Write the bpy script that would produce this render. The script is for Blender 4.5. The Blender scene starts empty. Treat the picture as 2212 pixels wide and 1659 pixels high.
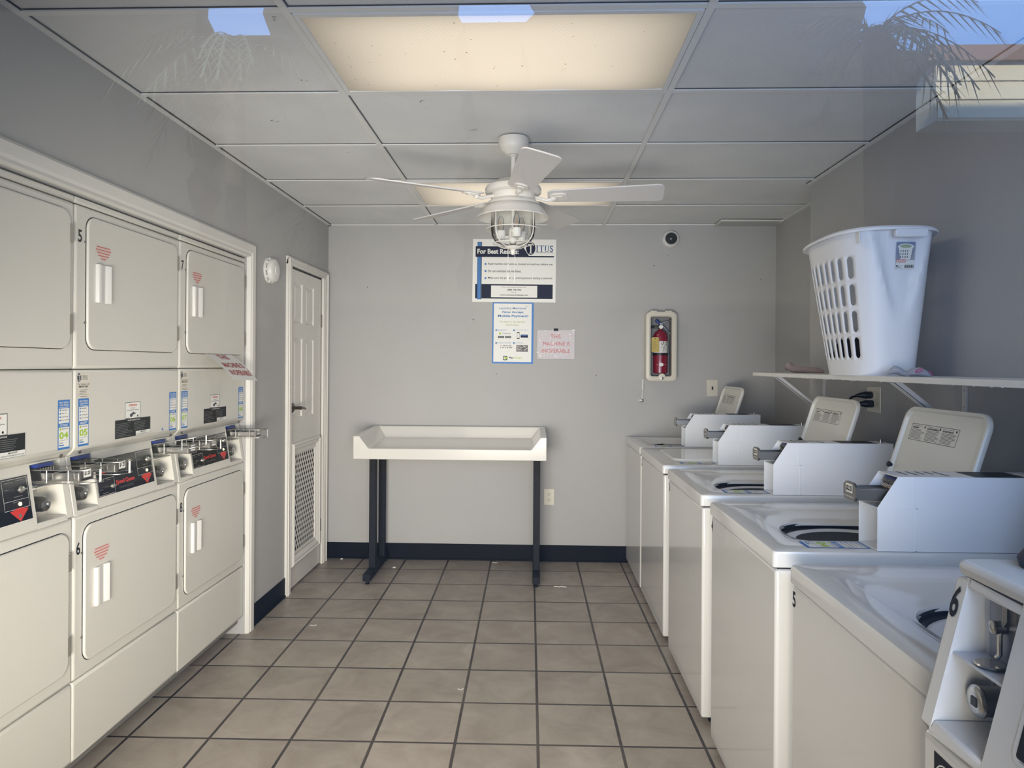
import bpy, bmesh, math, random
from mathutils import Matrix, Vector
random.seed(7)
C = bpy.context.scene.collection
PI = math.pi

# ------------------------------------------------------------------ camera
F_PX, W_PX, H_PX = 1486.2, 2212.0, 1659.0
cam_d = bpy.data.cameras.new('camera'); cam = bpy.data.objects.new('camera', cam_d); C.objects.link(cam)
cam_d.sensor_width = 36.0; cam_d.lens = 36.0 * F_PX / W_PX
cam_d.shift_y = -(829.5 - 789.5) / W_PX
cam_d.clip_start = 0.01
YAW, ROLL = math.radians(1.889), math.radians(0.338)
cam.matrix_world = (Matrix.Translation((0, 0, 1.422)) @ Matrix.Rotation(YAW, 4, 'Z')
                    @ Matrix.Rotation(PI / 2, 4, 'X') @ Matrix.Rotation(ROLL, 4, 'Z'))
bpy.context.scene.camera = cam

# ------------------------------------------------------------------ colour management, world, daylight stand-ins
sc = bpy.context.scene
sc.view_settings.view_transform = 'Standard'; sc.view_settings.look = 'None'
sc.view_settings.exposure = 0.05; sc.view_settings.gamma = 1.0; sc.view_settings.use_curve_mapping = False
sc.cycles.max_bounces = 7; sc.cycles.diffuse_bounces = 4; sc.cycles.glossy_bounces = 4
sc.cycles.transmission_bounces = 6; sc.cycles.transparent_max_bounces = 10
sc.cycles.caustics_reflective = False; sc.cycles.caustics_refractive = False
sc.cycles.sample_clamp_indirect = 4.0
sc.cycles.use_denoising = True
world = bpy.data.worlds.new('sky'); sc.world = world; world.use_nodes = True
wn = world.node_tree.nodes; bg = wn['Background']
bg.inputs[0].default_value = (0.19, 0.43, 1.0, 1); bg.inputs[1].default_value = 8.0

def area(name, loc, target, sx, sy, power, col, spread=180):
    l = bpy.data.lights.new(name, 'AREA'); l.shape = 'RECTANGLE'; l.size = sx; l.size_y = sy
    l.energy = power; l.color = col; l.spread = math.radians(spread)
    o = bpy.data.objects.new(name, l); C.objects.link(o); o.location = loc
    o.rotation_euler = (Vector(target) - Vector(loc)).to_track_quat('-Z', 'Y').to_euler()
    return o
# area lamps added just inside the pane, standing in for window daylight
area('sky_fill', (0.85, 0.16, 1.45), (0.98, 3.0, 1.0), 1.0, 1.2, 17, (0.46, 0.64, 1.0), 140)
area('open_sky_fill', (-0.60, 0.16, 1.20), (-0.25, 5.0, 0.9), 1.2, 1.1, 13, (0.86, 0.92, 1.0), 82)
area('warm_low_fill', (-0.30, 0.14, 0.80), (-0.95, 4.6, 0.60), 1.2, 0.6, 34, (1.0, 0.91, 0.75), 88)
sun = bpy.data.lights.new('sun', 'SUN'); sun.energy = 28; sun.angle = .012; sun.color = (1, .95, .82)
so_ = bpy.data.objects.new('sun', sun); C.objects.link(so_); so_.rotation_euler = (math.radians(-65), 0, math.radians(8))

# ------------------------------------------------------------------ materials
MATS = {}
def lin(c):
    return tuple(((v / 255) / 12.92 if v / 255 <= 0.04045 else ((v / 255 + 0.055) / 1.055) ** 2.4) for v in c)
def mat(name, col, rough=0.5, metal=0.0, spec=0.5, coat=0.0, bump=0.0, bscale=200.0, var=0.0, vscale=6.0, emit=None, es=0.0, trans=0.0, ior=1.45, srgb=True):
    if name in MATS: return MATS[name]
    m = bpy.data.materials.new(name); m.use_nodes = True; nt = m.node_tree; b = nt.nodes['Principled BSDF']
    c = lin(col) if srgb else col
    b.inputs['Base Color'].default_value = (*c, 1); b.inputs['Roughness'].default_value = rough
    b.inputs['Metallic'].default_value = metal; b.inputs['Specular IOR Level'].default_value = spec
    b.inputs['Coat Weight'].default_value = coat; b.inputs['Transmission Weight'].default_value = trans; b.inputs['IOR'].default_value = ior
    if emit: b.inputs['Emission Color'].default_value = (*lin(emit), 1); b.inputs['Emission Strength'].default_value = es
    if bump or var:
        tc = nt.nodes.new('ShaderNodeTexCoord')
        if bump:
            n = nt.nodes.new('ShaderNodeTexNoise'); n.inputs['Scale'].default_value = bscale; n.inputs['Detail'].default_value = 3
            nt.links.new(tc.outputs['Object'], n.inputs['Vector'])
            bp = nt.nodes.new('ShaderNodeBump'); bp.inputs['Strength'].default_value = bump; bp.inputs['Distance'].default_value = 0.002
            nt.links.new(n.outputs['Fac'], bp.inputs['Height']); nt.links.new(bp.outputs['Normal'], b.inputs['Normal'])
        if var:
            n = nt.nodes.new('ShaderNodeTexNoise'); n.inputs['Scale'].default_value = vscale; n.inputs['Detail'].default_value = 4
            nt.links.new(tc.outputs['Object'], n.inputs['Vector'])
            r = nt.nodes.new('ShaderNodeMapRange'); r.inputs['From Min'].default_value = 0.3; r.inputs['From Max'].default_value = 0.7
            r.inputs['To Min'].default_value = 1 - var; r.inputs['To Max'].default_value = 1 + var
            nt.links.new(n.outputs['Fac'], r.inputs['Value'])
            mx = nt.nodes.new('ShaderNodeVectorMath'); mx.operation = 'SCALE'; mx.inputs[0].default_value = c
            nt.links.new(r.outputs['Result'], mx.inputs['Scale']); nt.links.new(mx.outputs['Vector'], b.inputs['Base Color'])
    MATS[name] = m; return m

wall_m = mat('wall_paint', (174, 173, 172), 0.75, spec=0.3, bump=0.25, bscale=260, var=0.02, vscale=2)
trim_m = mat('trim_white_paint', (218, 216, 210), 0.35, bump=0.05, bscale=40)
base_m = mat('black_vinyl_base', (15, 16, 21), 0.55, spec=.15, var=0.2, vscale=12)
enamel_d = mat('dryer_enamel', (208, 206, 198), 0.32, spec=0.5, bump=0.03, bscale=500)
enamel_w = mat('washer_enamel', (214, 213, 210), 0.13, spec=0.5, coat=0.3)
enamel_c = mat('coin_box_enamel', (224, 226, 230), 0.28, bump=0.04, bscale=60)
plastic_w = mat('white_plastic', (216, 215, 211), 0.38)
plastic_i = mat('ivory_plastic', (208, 203, 188), 0.4)
hamper_m = mat('hamper_white_plastic', (234, 236, 240), 0.42, spec=0.4, bump=0.03, bscale=300)
dark_gap = mat('dark_gap', (22, 22, 24), 0.7)
black_p = mat('black_print', (20, 22, 27), 0.45, spec=.3)
black_pl = mat('black_plastic', (20, 22, 28), 0.4)
black_mt = mat('black_steel', (24, 26, 31), 0.6, spec=.25, var=0.25, vscale=30)
chrome = mat('chrome', (176, 176, 174), 0.22, metal=1.0)
wire_m = mat('wire_zinc', (150, 150, 146), 0.38, metal=.9)
steel = mat('brushed_steel', (150, 148, 145), 0.32, metal=1.0, bump=0.1, bscale=400)
nickel = mat('satin_nickel', (120, 112, 105), 0.3, metal=1.0)
red_p = mat('red_print', (205, 60, 52), 0.5)
pale_red = mat('faded_red_print', (190, 110, 105), 0.6)
pale_pink = mat('faded_pink_print', (214, 190, 182), 0.6)
blue_p = mat('blue_print', (52, 118, 190), 0.5)
navy_p = mat('navy_print', (18, 25, 56), 0.6, spec=.2)
green_p = mat('green_print', (160, 196, 60), 0.5)
white_p = mat('white_paper', (228, 228, 224), 0.55)
grey_p = mat('grey_print', (110, 110, 112), 0.6)
blue_pl = mat('blue_plastic', (36, 56, 130), 0.4)
fan_m = mat('fan_white_paint', (216, 212, 205), 0.4)
fan_blade_m = mat('fan_blade_white', (206, 203, 202), 0.5, bump=0.05, bscale=60)
shelf_m = mat('shelf_white_laminate', (222, 221, 216), 0.45, var=0.03, vscale=8)
table_m = mat('table_white_gelcoat', (208, 206, 201), 0.16, coat=0.4)
glass_m = mat('clear_glass', (255, 255, 255), 0.0, trans=1.0, ior=1.45)
dust_m = mat('lint_white', (225, 222, 214), 0.9)

def tile_floor():
    m = bpy.data.materials.new('floor_tile'); m.use_nodes = True; nt = m.node_tree; N = nt.nodes; L = nt.links; b = N['Principled BSDF']
    tc = N.new('ShaderNodeTexCoord'); sep = N.new('ShaderNodeSeparateXYZ'); L.new(tc.outputs['Object'], sep.inputs[0])
    def mth(op, a, bb=None, c=None):
        n = N.new('ShaderNodeMath'); n.operation = op
        for i, v in enumerate((a, bb, c)):
            if v is None: continue
            if isinstance(v, (int, float)): n.inputs[i].default_value = v
            else: L.new(v, n.inputs[i])
        return n.outputs[0]
    s = 0.312; g = 0.0042
    fx = mth('PINGPONG', mth('DIVIDE', sep.outputs[0], s), 0.5); fy = mth('PINGPONG', mth('DIVIDE', sep.outputs[1], s), 0.5)
    # wobble the tile edge a little
    nz = N.new('ShaderNodeTexNoise'); nz.inputs['Scale'].default_value = 30; L.new(tc.outputs['Object'], nz.inputs['Vector'])
    d = mth('ADD', mth('MINIMUM', fx, fy), mth('MULTIPLY', mth('SUBTRACT', nz.outputs['Fac'], 0.5), 0.006))
    k = N.new('ShaderNodeMapRange'); k.interpolation_type = 'SMOOTHSTEP'; k.inputs['From Min'].default_value = g / s; k.inputs['From Max'].default_value = g / s + 0.008
    L.new(d, k.inputs['Value'])
    ix = mth('FLOOR', mth('DIVIDE', sep.outputs[0], s)); iy = mth('FLOOR', mth('DIVIDE', sep.outputs[1], s))
    cmb = N.new('ShaderNodeCombineXYZ'); L.new(ix, cmb.inputs[0]); L.new(iy, cmb.inputs[1])
    wnz = N.new('ShaderNodeTexWhiteNoise'); L.new(cmb.outputs[0], wnz.inputs['Vector'])
    off = N.new('ShaderNodeVectorMath'); off.operation = 'MULTIPLY_ADD'; L.new(wnz.outputs['Color'], off.inputs[0]); off.inputs[1].default_value = (9, 9, 9); L.new(tc.outputs['Object'], off.inputs[2])
    n1 = N.new('ShaderNodeTexNoise'); n1.inputs['Scale'].default_value = 5.5; n1.inputs['Detail'].default_value = 7; n1.inputs['Roughness'].default_value = 0.65; n1.inputs['Distortion'].default_value = 0.6
    L.new(off.outputs[0], n1.inputs['Vector'])
    cr = N.new('ShaderNodeValToRGB'); L.new(n1.outputs['Fac'], cr.inputs[0])
    e = cr.color_ramp.elements; e[0].position = 0.3; e[0].color = (*lin((138, 128, 116)), 1); e[1].position = 0.72; e[1].color = (*lin((168, 159, 147)), 1)
    vb = N.new('ShaderNodeVectorMath'); vb.operation = 'SCALE'; L.new(cr.outputs[0], vb.inputs[0])
    L.new(mth('ADD', mth('MULTIPLY', wnz.outputs['Value'], 0.12), 0.94), vb.inputs['Scale'])
    # dirt specks
    n3 = N.new('ShaderNodeTexNoise'); n3.inputs['Scale'].default_value = 34; n3.inputs['Detail'].default_value = 2; L.new(tc.outputs['Object'], n3.inputs['Vector'])
    sp = N.new('ShaderNodeMapRange'); sp.inputs['From Min'].default_value = 0.76; sp.inputs['From Max'].default_value = 0.80; sp.inputs['To Min'].default_value = 1; sp.inputs['To Max'].default_value = 0.7; L.new(n3.outputs['Fac'], sp.inputs['Value'])
    vs = N.new('ShaderNodeVectorMath'); vs.operation = 'SCALE'; L.new(vb.outputs[0], vs.inputs[0]); L.new(sp.outputs[0], vs.inputs['Scale'])
    n2 = N.new('ShaderNodeTexNoise'); n2.inputs['Scale'].default_value = 1.6; n2.inputs['Detail'].default_value = 3; L.new(tc.outputs['Object'], n2.inputs['Vector'])
    gr = N.new('ShaderNodeValToRGB'); L.new(n2.outputs['Fac'], gr.inputs[0]); ge = gr.color_ramp.elements
    ge[0].position = 0.4; ge[0].color = (*lin((52, 48, 46)), 1); ge[1].position = 0.7; ge[1].color = (*lin((88, 80, 72)), 1)
    mx = N.new('ShaderNodeMix'); mx.data_type = 'RGBA'; L.new(k.outputs[0], mx.inputs['Factor']); L.new(gr.outputs[0], mx.inputs['A']); L.new(vs.outputs[0], mx.inputs['B'])
    L.new(mx.outputs['Result'], b.inputs['Base Color'])
    b.inputs['Roughness'].default_value = 0.42
    bp = N.new('ShaderNodeBump'); bp.inputs['Distance'].default_value = 0.003; bp.inputs['Strength'].default_value = 0.6
    L.new(mth('ADD', mth('MULTIPLY', k.outputs[0], 1.0), mth('MULTIPLY', n1.outputs['Fac'], 0.25)), bp.inputs['Height']); L.new(bp.outputs[0], b.inputs['Normal'])
    return m
def ceiling_tile():
    m = bpy.data.materials.new('ceiling_tile'); m.use_nodes = True; nt = m.node_tree; N = nt.nodes; L = nt.links; b = N['Principled BSDF']
    b.inputs['Roughness'].default_value = 0.9; b.inputs['Specular IOR Level'].default_value = 0.2
    tc = N.new('ShaderNodeTexCoord')
    n = N.new('ShaderNodeTexNoise'); n.inputs['Scale'].default_value = 3; n.inputs['Detail'].default_value = 4; L.new(tc.outputs['Object'], n.inputs['Vector'])
    cr = N.new('ShaderNodeValToRGB'); L.new(n.outputs['Fac'], cr.inputs[0]); e = cr.color_ramp.elements
    e[0].position = 0.3; e[0].color = (*lin((212, 213, 215)), 1); e[1].position = 0.7; e[1].color = (*lin((222, 223, 224)), 1)
    L.new(cr.outputs[0], b.inputs['Base Color'])
    mp = N.new('ShaderNodeMapping'); mp.inputs['Rotation'].default_value = (0, 0, 0.5); L.new(tc.outputs['Object'], mp.inputs['Vector'])
    w = N.new('ShaderNodeTexVoronoi'); w.inputs['Scale'].default_value = 110; L.new(mp.outputs[0], w.inputs['Vector'])
    bp = N.new('ShaderNodeBump'); bp.inputs['Distance'].default_value = 0.0015; bp.inputs['Strength'].default_value = 0.5; L.new(w.outputs['Distance'], bp.inputs['Height']); L.new(bp.outputs[0], b.inputs['Normal'])
    return m
def diffuser():
    # prismatic acrylic panel lit by two tubes above it, running along x
    m = bpy.data.materials.new('light_diffuser'); m.use_nodes = True; nt = m.node_tree; N = nt.nodes; L = nt.links; b = N['Principled BSDF']
    b.inputs['Base Color'].default_value = (*lin((150, 140, 128)), 1); b.inputs['Roughness'].default_value = 0.4
    tc = N.new('ShaderNodeTexCoord'); sep = N.new('ShaderNodeSeparateXYZ'); L.new(tc.outputs['Object'], sep.inputs[0])
    def mth(op, a, bb=None):
        n = N.new('ShaderNodeMath'); n.operation = op
        for i, v in enumerate((a, bb)):
            if v is None: continue
            if isinstance(v, (int, float)): n.inputs[i].default_value = v
            else: L.new(v, n.inputs[i])
        return n.outputs[0]
    # brightness falls off towards the dead ends of the tubes and the panel sides
    ex = mth('SUBTRACT', 1.0, mth('POWER', mth('ABSOLUTE', mth('DIVIDE', sep.outputs[0], 0.62)), 3.0))
    ey = mth('SUBTRACT', 1.0, mth('MULTIPLY', mth('POWER', mth('ABSOLUTE', mth('DIVIDE', sep.outputs[1], 0.30)), 4.0), 0.75))
    vo = N.new('ShaderNodeTexVoronoi'); vo.inputs['Scale'].default_value = 85; vo.inputs['Randomness'].default_value = 0.0
    mp = N.new('ShaderNodeMapping'); mp.inputs['Rotation'].default_value = (0, 0, PI / 4); L.new(tc.outputs['Object'], mp.inputs['Vector']); L.new(mp.outputs[0], vo.inputs['Vector'])
    pr = mth('ADD', 0.86, mth('MULTIPLY', vo.outputs['Distance'], 0.35))
    st = mth('MULTIPLY', mth('MULTIPLY', ex, ey), pr)
    b.inputs['Emission Color'].default_value = (1.0, 0.86, 0.66, 1)
    L.new(mth('MULTIPLY', mth('ADD', 0.12, st), 0.68), b.inputs['Emission Strength'])
    return m
floor_m = tile_floor(); ceil_m = ceiling_tile(); diff_m = diffuser()

# ------------------------------------------------------------------ builders
class MB:
    def __init__(s): s.bm = bmesh.new(); s.M = Matrix(); s.mi = 0; s.mats = []
    def use(s, m):
        if m not in s.mats: s.mats.append(m)
        s.mi = s.mats.index(m); return s
    def v(s, p): return s.bm.verts.new(s.M @ Vector(p))
    def face(s, vs):
        try: f = s.bm.faces.new(vs); f.material_index = s.mi; return f
        except ValueError: return None
    def poly(s, pts): return s.face([s.v(p) for p in pts])
    def box(s, x0, x1, y0, y1, z0, z1):
        vs = [s.v((x, y, z)) for x in (x0, x1) for y in (y0, y1) for z in (z0, z1)]
        for q in ((0, 1, 3, 2), (4, 6, 7, 5), (0, 4, 5, 1), (2, 3, 7, 6), (0, 2, 6, 4), (1, 5, 7, 3)): s.face([vs[i] for i in q])
    def prism(s, pts, ax, a0, a1):
        def P(p, a): return {'x': (a, p[0], p[1]), 'y': (p[0], a, p[1]), 'z': (p[0], p[1], a)}[ax]
        A = [s.v(P(p, a0)) for p in pts]; B = [s.v(P(p, a1)) for p in pts]; n = len(pts)
        s.face(A); s.face(B[::-1])
        for i in range(n): s.face([A[i], B[i], B[(i + 1) % n], A[(i + 1) % n]])
    def loft(s, loops, cap0=True, cap1=True, closed=True):
        L = [[s.v(p) for p in lp] for lp in loops]
        n = len(L[0])
        for a, b in zip(L, L[1:]):
            for i in range(n if closed else n - 1): s.face([a[i], a[(i + 1) % n], b[(i + 1) % n], b[i]])
        if cap0: s.face(L[0][::-1])
        if cap1: s.face(L[-1])
        return L
    def lathe(s, prof, c=(0, 0, 0), n=24, axis='z', cap=True):
        loops = []
        for r, h in prof:
            lp = []
            for i in range(n):
                a = 2 * PI * i / n; q = (r * math.cos(a), r * math.sin(a))
                lp.append({'z': (c[0] + q[0], c[1] + q[1], c[2] + h), 'y': (c[0] + q[0], c[1] + h, c[2] + q[1]), 'x': (c[0] + h, c[1] + q[0], c[2] + q[1])}[axis])
            loops.append(lp)
        s.loft(loops, cap, cap)
    def tube(s, pts, r, n=8, closed=False):
        P = [Vector(p) for p in pts]; m = len(P); loops = []; up = None
        for i in range(m):
            if closed: t = (P[(i + 1) % m] - P[i - 1]).normalized()
            else: t = (P[min(i + 1, m - 1)] - P[max(i - 1, 0)]).normalized()
            if up is None:
                up = Vector((0, 0, 1)) if abs(t.z) < 0.9 else Vector((1, 0, 0))
            a = (up - t * up.dot(t)).normalized(); bb = t.cross(a); up = a
            rr = r[i] if isinstance(r, (list, tuple)) else r
            loops.append([P[i] + (a * math.cos(2 * PI * k / n) + bb * math.sin(2 * PI * k / n)) * rr for k in range(n)])
        if closed: s.loft(loops + [loops[0]], False, False)
        else: s.loft(loops)
    def obj(s, name, parent=None, m=None, bevel=0, smooth=False, seg=2, angle=35):
        if m is not None and not s.mats: s.mats = [m]
        bmesh.ops.remove_doubles(s.bm, verts=s.bm.verts, dist=1e-6)
        bmesh.ops.recalc_face_normals(s.bm, faces=s.bm.faces)
        me = bpy.data.meshes.new(name); s.bm.to_mesh(me); s.bm.free()
        for q in s.mats: me.materials.append(q)
        o = bpy.data.objects.new(name, me); C.objects.link(o)
        if parent: o.parent = parent
        if bevel:
            bv = o.modifiers.new('bevel', 'BEVEL'); bv.width = bevel; bv.segments = seg; bv.limit_method = 'ANGLE'; bv.angle_limit = math.radians(angle); bv.harden_normals = False
        if smooth or bevel:
            for f in me.polygons: f.use_smooth = True
            try: me.set_sharp_from_angle(angle=math.radians(40))
            except Exception: pass
        return o
def rr(x0, x1, z0, z1, r, n=6):
    out = []
    for cx, cz, a0 in ((x1 - r, z1 - r, 0), (x0 + r, z1 - r, 90), (x0 + r, z0 + r, 180), (x1 - r, z0 + r, 270)):
        for i in range(n + 1):
            a = math.radians(a0 + 90 * i / n); out.append((cx + r * math.cos(a), cz + r * math.sin(a)))
    return out
_tc = {}
def text_geo(s, bold=0.0):
    k = (s, bold)
    if k not in _tc:
        cu = bpy.data.curves.new('t', 'FONT'); cu.body = s; cu.offset = bold; cu.resolution_u = 3
        ob = bpy.data.objects.new('t', cu); C.objects.link(ob)
        me = bpy.data.meshes.new_from_object(ob)
        vs = [tuple(v.co) for v in me.vertices]; fs = [tuple(p.vertices) for p in me.polygons]
        bpy.data.objects.remove(ob); bpy.data.curves.remove(cu); bpy.data.meshes.remove(me)
        _tc[k] = (vs, fs)
    return _tc[k]
class Flat(MB):
    """printed matter in the local XZ plane, facing -Y"""
    def __init__(s, y=0.0, step=0.00035): super().__init__(); s.y = y; s.k = 0; s.step = step
    def L(s, k): s.k = k; return s
    @property
    def yy(s): return s.y - s.k * s.step
    def rect(s, x0, z0, x1, z1, m): s.use(m); s.poly([(x0, s.yy, z0), (x1, s.yy, z0), (x1, s.yy, z1), (x0, s.yy, z1)])
    def shape(s, pts, m): s.use(m); s.poly([(p[0], s.yy, p[1]) for p in pts])
    def disc(s, x, z, rx, m, rz=None, n=20): rz = rz or rx; s.shape([(x + rx * math.cos(2 * PI * i / n), z + rz * math.sin(2 * PI * i / n)) for i in range(n)], m)
    def frame(s, x0, z0, x1, z1, t, m):
        s.rect(x0, z0, x1, z0 + t, m); s.rect(x0, z1 - t, x1, z1, m); s.rect(x0, z0 + t, x0 + t, z1 - t, m); s.rect(x1 - t, z0 + t, x1, z1 - t, m)
    def text(s, t, x0, z0, x1, z1, m, bold=0.0, fill=True, align='c', skew=0.0):
        """fit text in the box; fill stretches it in both directions"""
        vs, fs = text_geo(t, bold)
        if not vs: return
        ax = min(v[0] for v in vs); bx = max(v[0] for v in vs); az = min(v[1] for v in vs); bz = max(v[1] for v in vs)
        kx = (x1 - x0) / (bx - ax); kz = (z1 - z0) / (bz - az)
        if not fill: kx = min(kx, kz)
        w = (bx - ax) * kx; ox = x0 if align == 'l' else (x0 + x1) / 2 - w / 2
        s.use(m); q = [s.v((ox + (v[0] - ax) * kx + skew * (v[1] - az) * kz, s.yy, z0 + (v[1] - az) * kz)) for v in vs]
        for f in fs: s.face([q[i] for i in f])
    def lines(s, x0, z0, x1, z1, n, m, th=0.45, ragged=0.3, seed=1):
        """small print too fine to read in the photograph"""
        r = random.Random(seed); h = (z1 - z0) / n
        for i in range(n):
            zc = z1 - (i + 0.5) * h; s.rect(x0, zc - h * th / 2, x1 - (x1 - x0) * ragged * r.random(), zc + h * th / 2, m)
def tag(o, label, cat, group=None, kind=None):
    if label: o['label'] = label
    if cat: o['category'] = cat
    if group: o['group'] = group
    if kind: o['kind'] = kind
    return o
def thing(name, label, cat, loc=(0, 0, 0), rotz=0.0, group=None):
    o = bpy.data.objects.new(name, None); C.objects.link(o); o.location = loc; o.rotation_euler = (0, 0, rotz); o.empty_display_size = 0.1
    return tag(o, label, cat, group)
def struct(o): o['kind'] = 'structure'; return o

# ------------------------------------------------------------------ room
XL, XR, XRR, YB, ZC = -1.52, 1.533, 1.73, 5.01, 2.441
YF, YREC = 0.03, 3.89
# floor (object origin on a tile corner, turned with the tiling)
b = MB(); b.M = Matrix.Rotation(-0.0074, 4, 'Z') @ Matrix.Translation((0.3098, -5.0756, 0))
b.poly([(-2.35, YF - 1.2, 0), (XRR + .1, YF - 1.2, 0), (XRR + .1, YB + .1, 0), (-2.35, YB + .1, 0)])
fl = b.obj('floor', m=floor_m); fl.location = (-0.3098, 5.0756, 0); fl.rotation_euler = (0, 0, 0.0074); struct(fl)
# back wall
b = MB(); b.box(XL - .1, XRR + .1, YB, YB + .1, 0, ZC + .1); struct(b.obj('wall_back', m=wall_m))
# left wall with dryer opening and door opening
DY0, DY1, DZ = 0.887, 3.574, 1.981
b = MB()
b.box(XL - .1, XL, YF, DY0, 0, ZC + .1); b.box(XL - .1, XL, DY0, DY1, DZ, ZC + .1)
b.box(XL - .1, XL, DY1, 4.215, 0, ZC + .1); b.box(XL - .1, XL, 4.215, 4.875, 2.035, ZC + .1); b.box(XL - .1, XL, 4.875, YB, 0, ZC + .1)
b.box(XL - .9, XL - .82, DY0 - .1, DY1 + .1, 0, ZC + .1); b.box(XL - .9, XL - .1, DY0 - .1, DY0 - .02, 0, ZC); b.box(XL - .9, XL - .1, DY1 + .02, DY1 + .1, 0, ZC); b.box(XL - .9, XL - .1, DY0 - .1, DY1 + .1, DZ + .1, DZ + .15)
struct(b.obj('wall_left', m=wall_m))
# right wall, stepping back beyond the corner
b = MB()
b.box(XR, XR + .3, YF, YREC, 0, ZC + .1); b.box(XRR, XRR + .1, YREC, YB, 0, ZC + .1)
struct(b.obj('wall_right', m=wall_m))
# front wall with the shop window the picture is taken through
b = MB()
WX0, WX1, WZ0, WZ1 = -1.40, 1.42, 0.45, 2.25
b.box(XL - .1, WX0, YF - .1, YF + .04, 0, ZC + .1); b.box(WX1, XR + .3, YF - .1, YF + .04, 0, ZC + .1)
b.box(WX0, WX1, YF - .1, YF + .04, 0, WZ0); b.box(WX0, WX1, YF - .1, YF + .04, WZ1, ZC + .1)
struct(b.obj('wall_front', m=wall_m))
# ceiling: tiles above a T-bar grid
GX = [-0.726, 0.494]; GY = [1.9617 + .61 * k for k in range(-3, 5)]
b = MB(); b.poly([(XL - .1, YF, ZC + .008), (XRR + .1, YF, ZC + .008), (XRR + .1, YB, ZC + .008), (XL - .1, YB, ZC + .008)])
b.box(XL - .1, XRR + .1, YF - .1, YB + .1, ZC + .1, ZC + .14)
ceil = struct(b.obj('ceiling', m=ceil_m))
grid_m = mat('ceiling_grid_white', (222, 222, 222), 0.5)
b = MB()
for x in GX: b.box(x - .012, x + .012, YF, YB, ZC - .001, ZC + .006)
for y in GY: b.box(XL, XRR, y - .012, y + .012, ZC, ZC + .0068)
b.box(XL, XL + .022, YF, YB, ZC - .002, ZC + .006); b.box(XR - .022, XR, YF, YREC, ZC - .002, ZC + .006); b.box(XRR - .022, XRR, YREC, YB, ZC - .002, ZC + .006)
b.box(XL, XRR, YB - .022, YB, ZC - .002, ZC + .006)
g = b.obj('ceiling_grid', ceil, grid_m)
b = MB()   # thin dark strips, shade beside the grid bars put in as colour
for x in GX:
    for j, y in enumerate(GY[2:]):
        b.box(x + .0125, x + .0155, y + .02, min(y + .6, YB - .03), ZC + .0045, ZC + .007)
for j, y in enumerate(GY[1:]): b.box(XL + .03, XRR - .03, y - .0155, y - .0125, ZC + .005, ZC + .007)
b.box(XL + .0225, XL + .026, YF, YB, ZC + .003, ZC + .007); b.box(XR - .026, XR - .0225, YF, YREC, ZC + .003, ZC + .007)
b.obj('grid_gap', ceil, mat('ceiling_shadow_gap', (70, 68, 68), 0.9))
b = MB()   # scuffs and chips in the ceiling tiles
for cx, cy in ((-0.77, 2.02), (-0.45, 2.66), (-0.84, 2.45), (-0.28, 2.99), (-0.62, 3.2), (-1.1, 2.86), (-.9, 3.3)):
    for i in range(4):
        a = random.uniform(0, PI); l = random.uniform(.006, .02); x = cx + random.uniform(-.015, .015); y = cy + random.uniform(-.015, .015)
        dx, dy = l * math.cos(a), l * math.sin(a); b.poly([(x, y, ZC + .0074), (x + dx, y + dy, ZC + .0074), (x + dx + .002, y + dy + .003, ZC + .0074), (x + .002, y + .003, ZC + .0074)])
b.obj('tile_scuff', ceil, mat('scuff_grey', (90, 88, 86), .9))
# baseboards
b = MB(); b.box(XL, 1.6, YB - .006, YB, 0, .118); b.box(XL, 1.6, YB - .012, YB - .006, 0, .012); struct(b.obj('baseboard_back', m=base_m, bevel=.002))
b = MB(); b.box(XL, XL + .006, 3.66, 4.152, 0, .118); b.box(XL + .006, XL + .012, 3.66, 4.152, 0, .012); struct(b.obj('baseboard_left', m=base_m, bevel=.002))

# casing round the dryers: profiled boards
def casing(name, pts_path, width, th=0.022):
    """pts_path = inner edge polyline (y,z); boards grow outwards; profile steps"""
    b = MB()
    return b
b = MB()
y1 = 3.578; w = .078
prof = [(0.0, .010), (.008, .020), (.020, .016), (.030, .022), (w - .012, .022), (w, .012)]
def board_profile(b, p0, p1, out, mitre0, mitre1):
    """extrude prof from p0 to p1 in the wall plane (y,z); out = outward unit dir; mitre adds length per unit offset"""
    d = Vector((p1[0] - p0[0], p1[1] - p0[1])).normalized()
    A = []; B = []
    for o, t in [(0, 0)] + prof + [(w, 0)]:
        A.append((XL + t, p0[0] + out[0] * o - d.x * o * mitre0, p0[1] + out[1] * o - d.y * o * mitre0))
        B.append((XL + t, p1[0] + out[0] * o + d.x * o * mitre1, p1[1] + out[1] * o + d.y * o * mitre1))
    b.loft([A, B])
board_profile(b, (y1, 0.0), (y1, 1.984), (1, 0), 0, 1)
board_profile(b, (y1, 1.984), (DY0, 1.984), (0, 1), 1, 0)
struct(b.obj('trim_1', m=trim_m))

# door on the left wall
d = thing('door_1', None, None, (XL, 4.15, 0), PI / 2); d['kind'] = 'structure'
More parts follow.
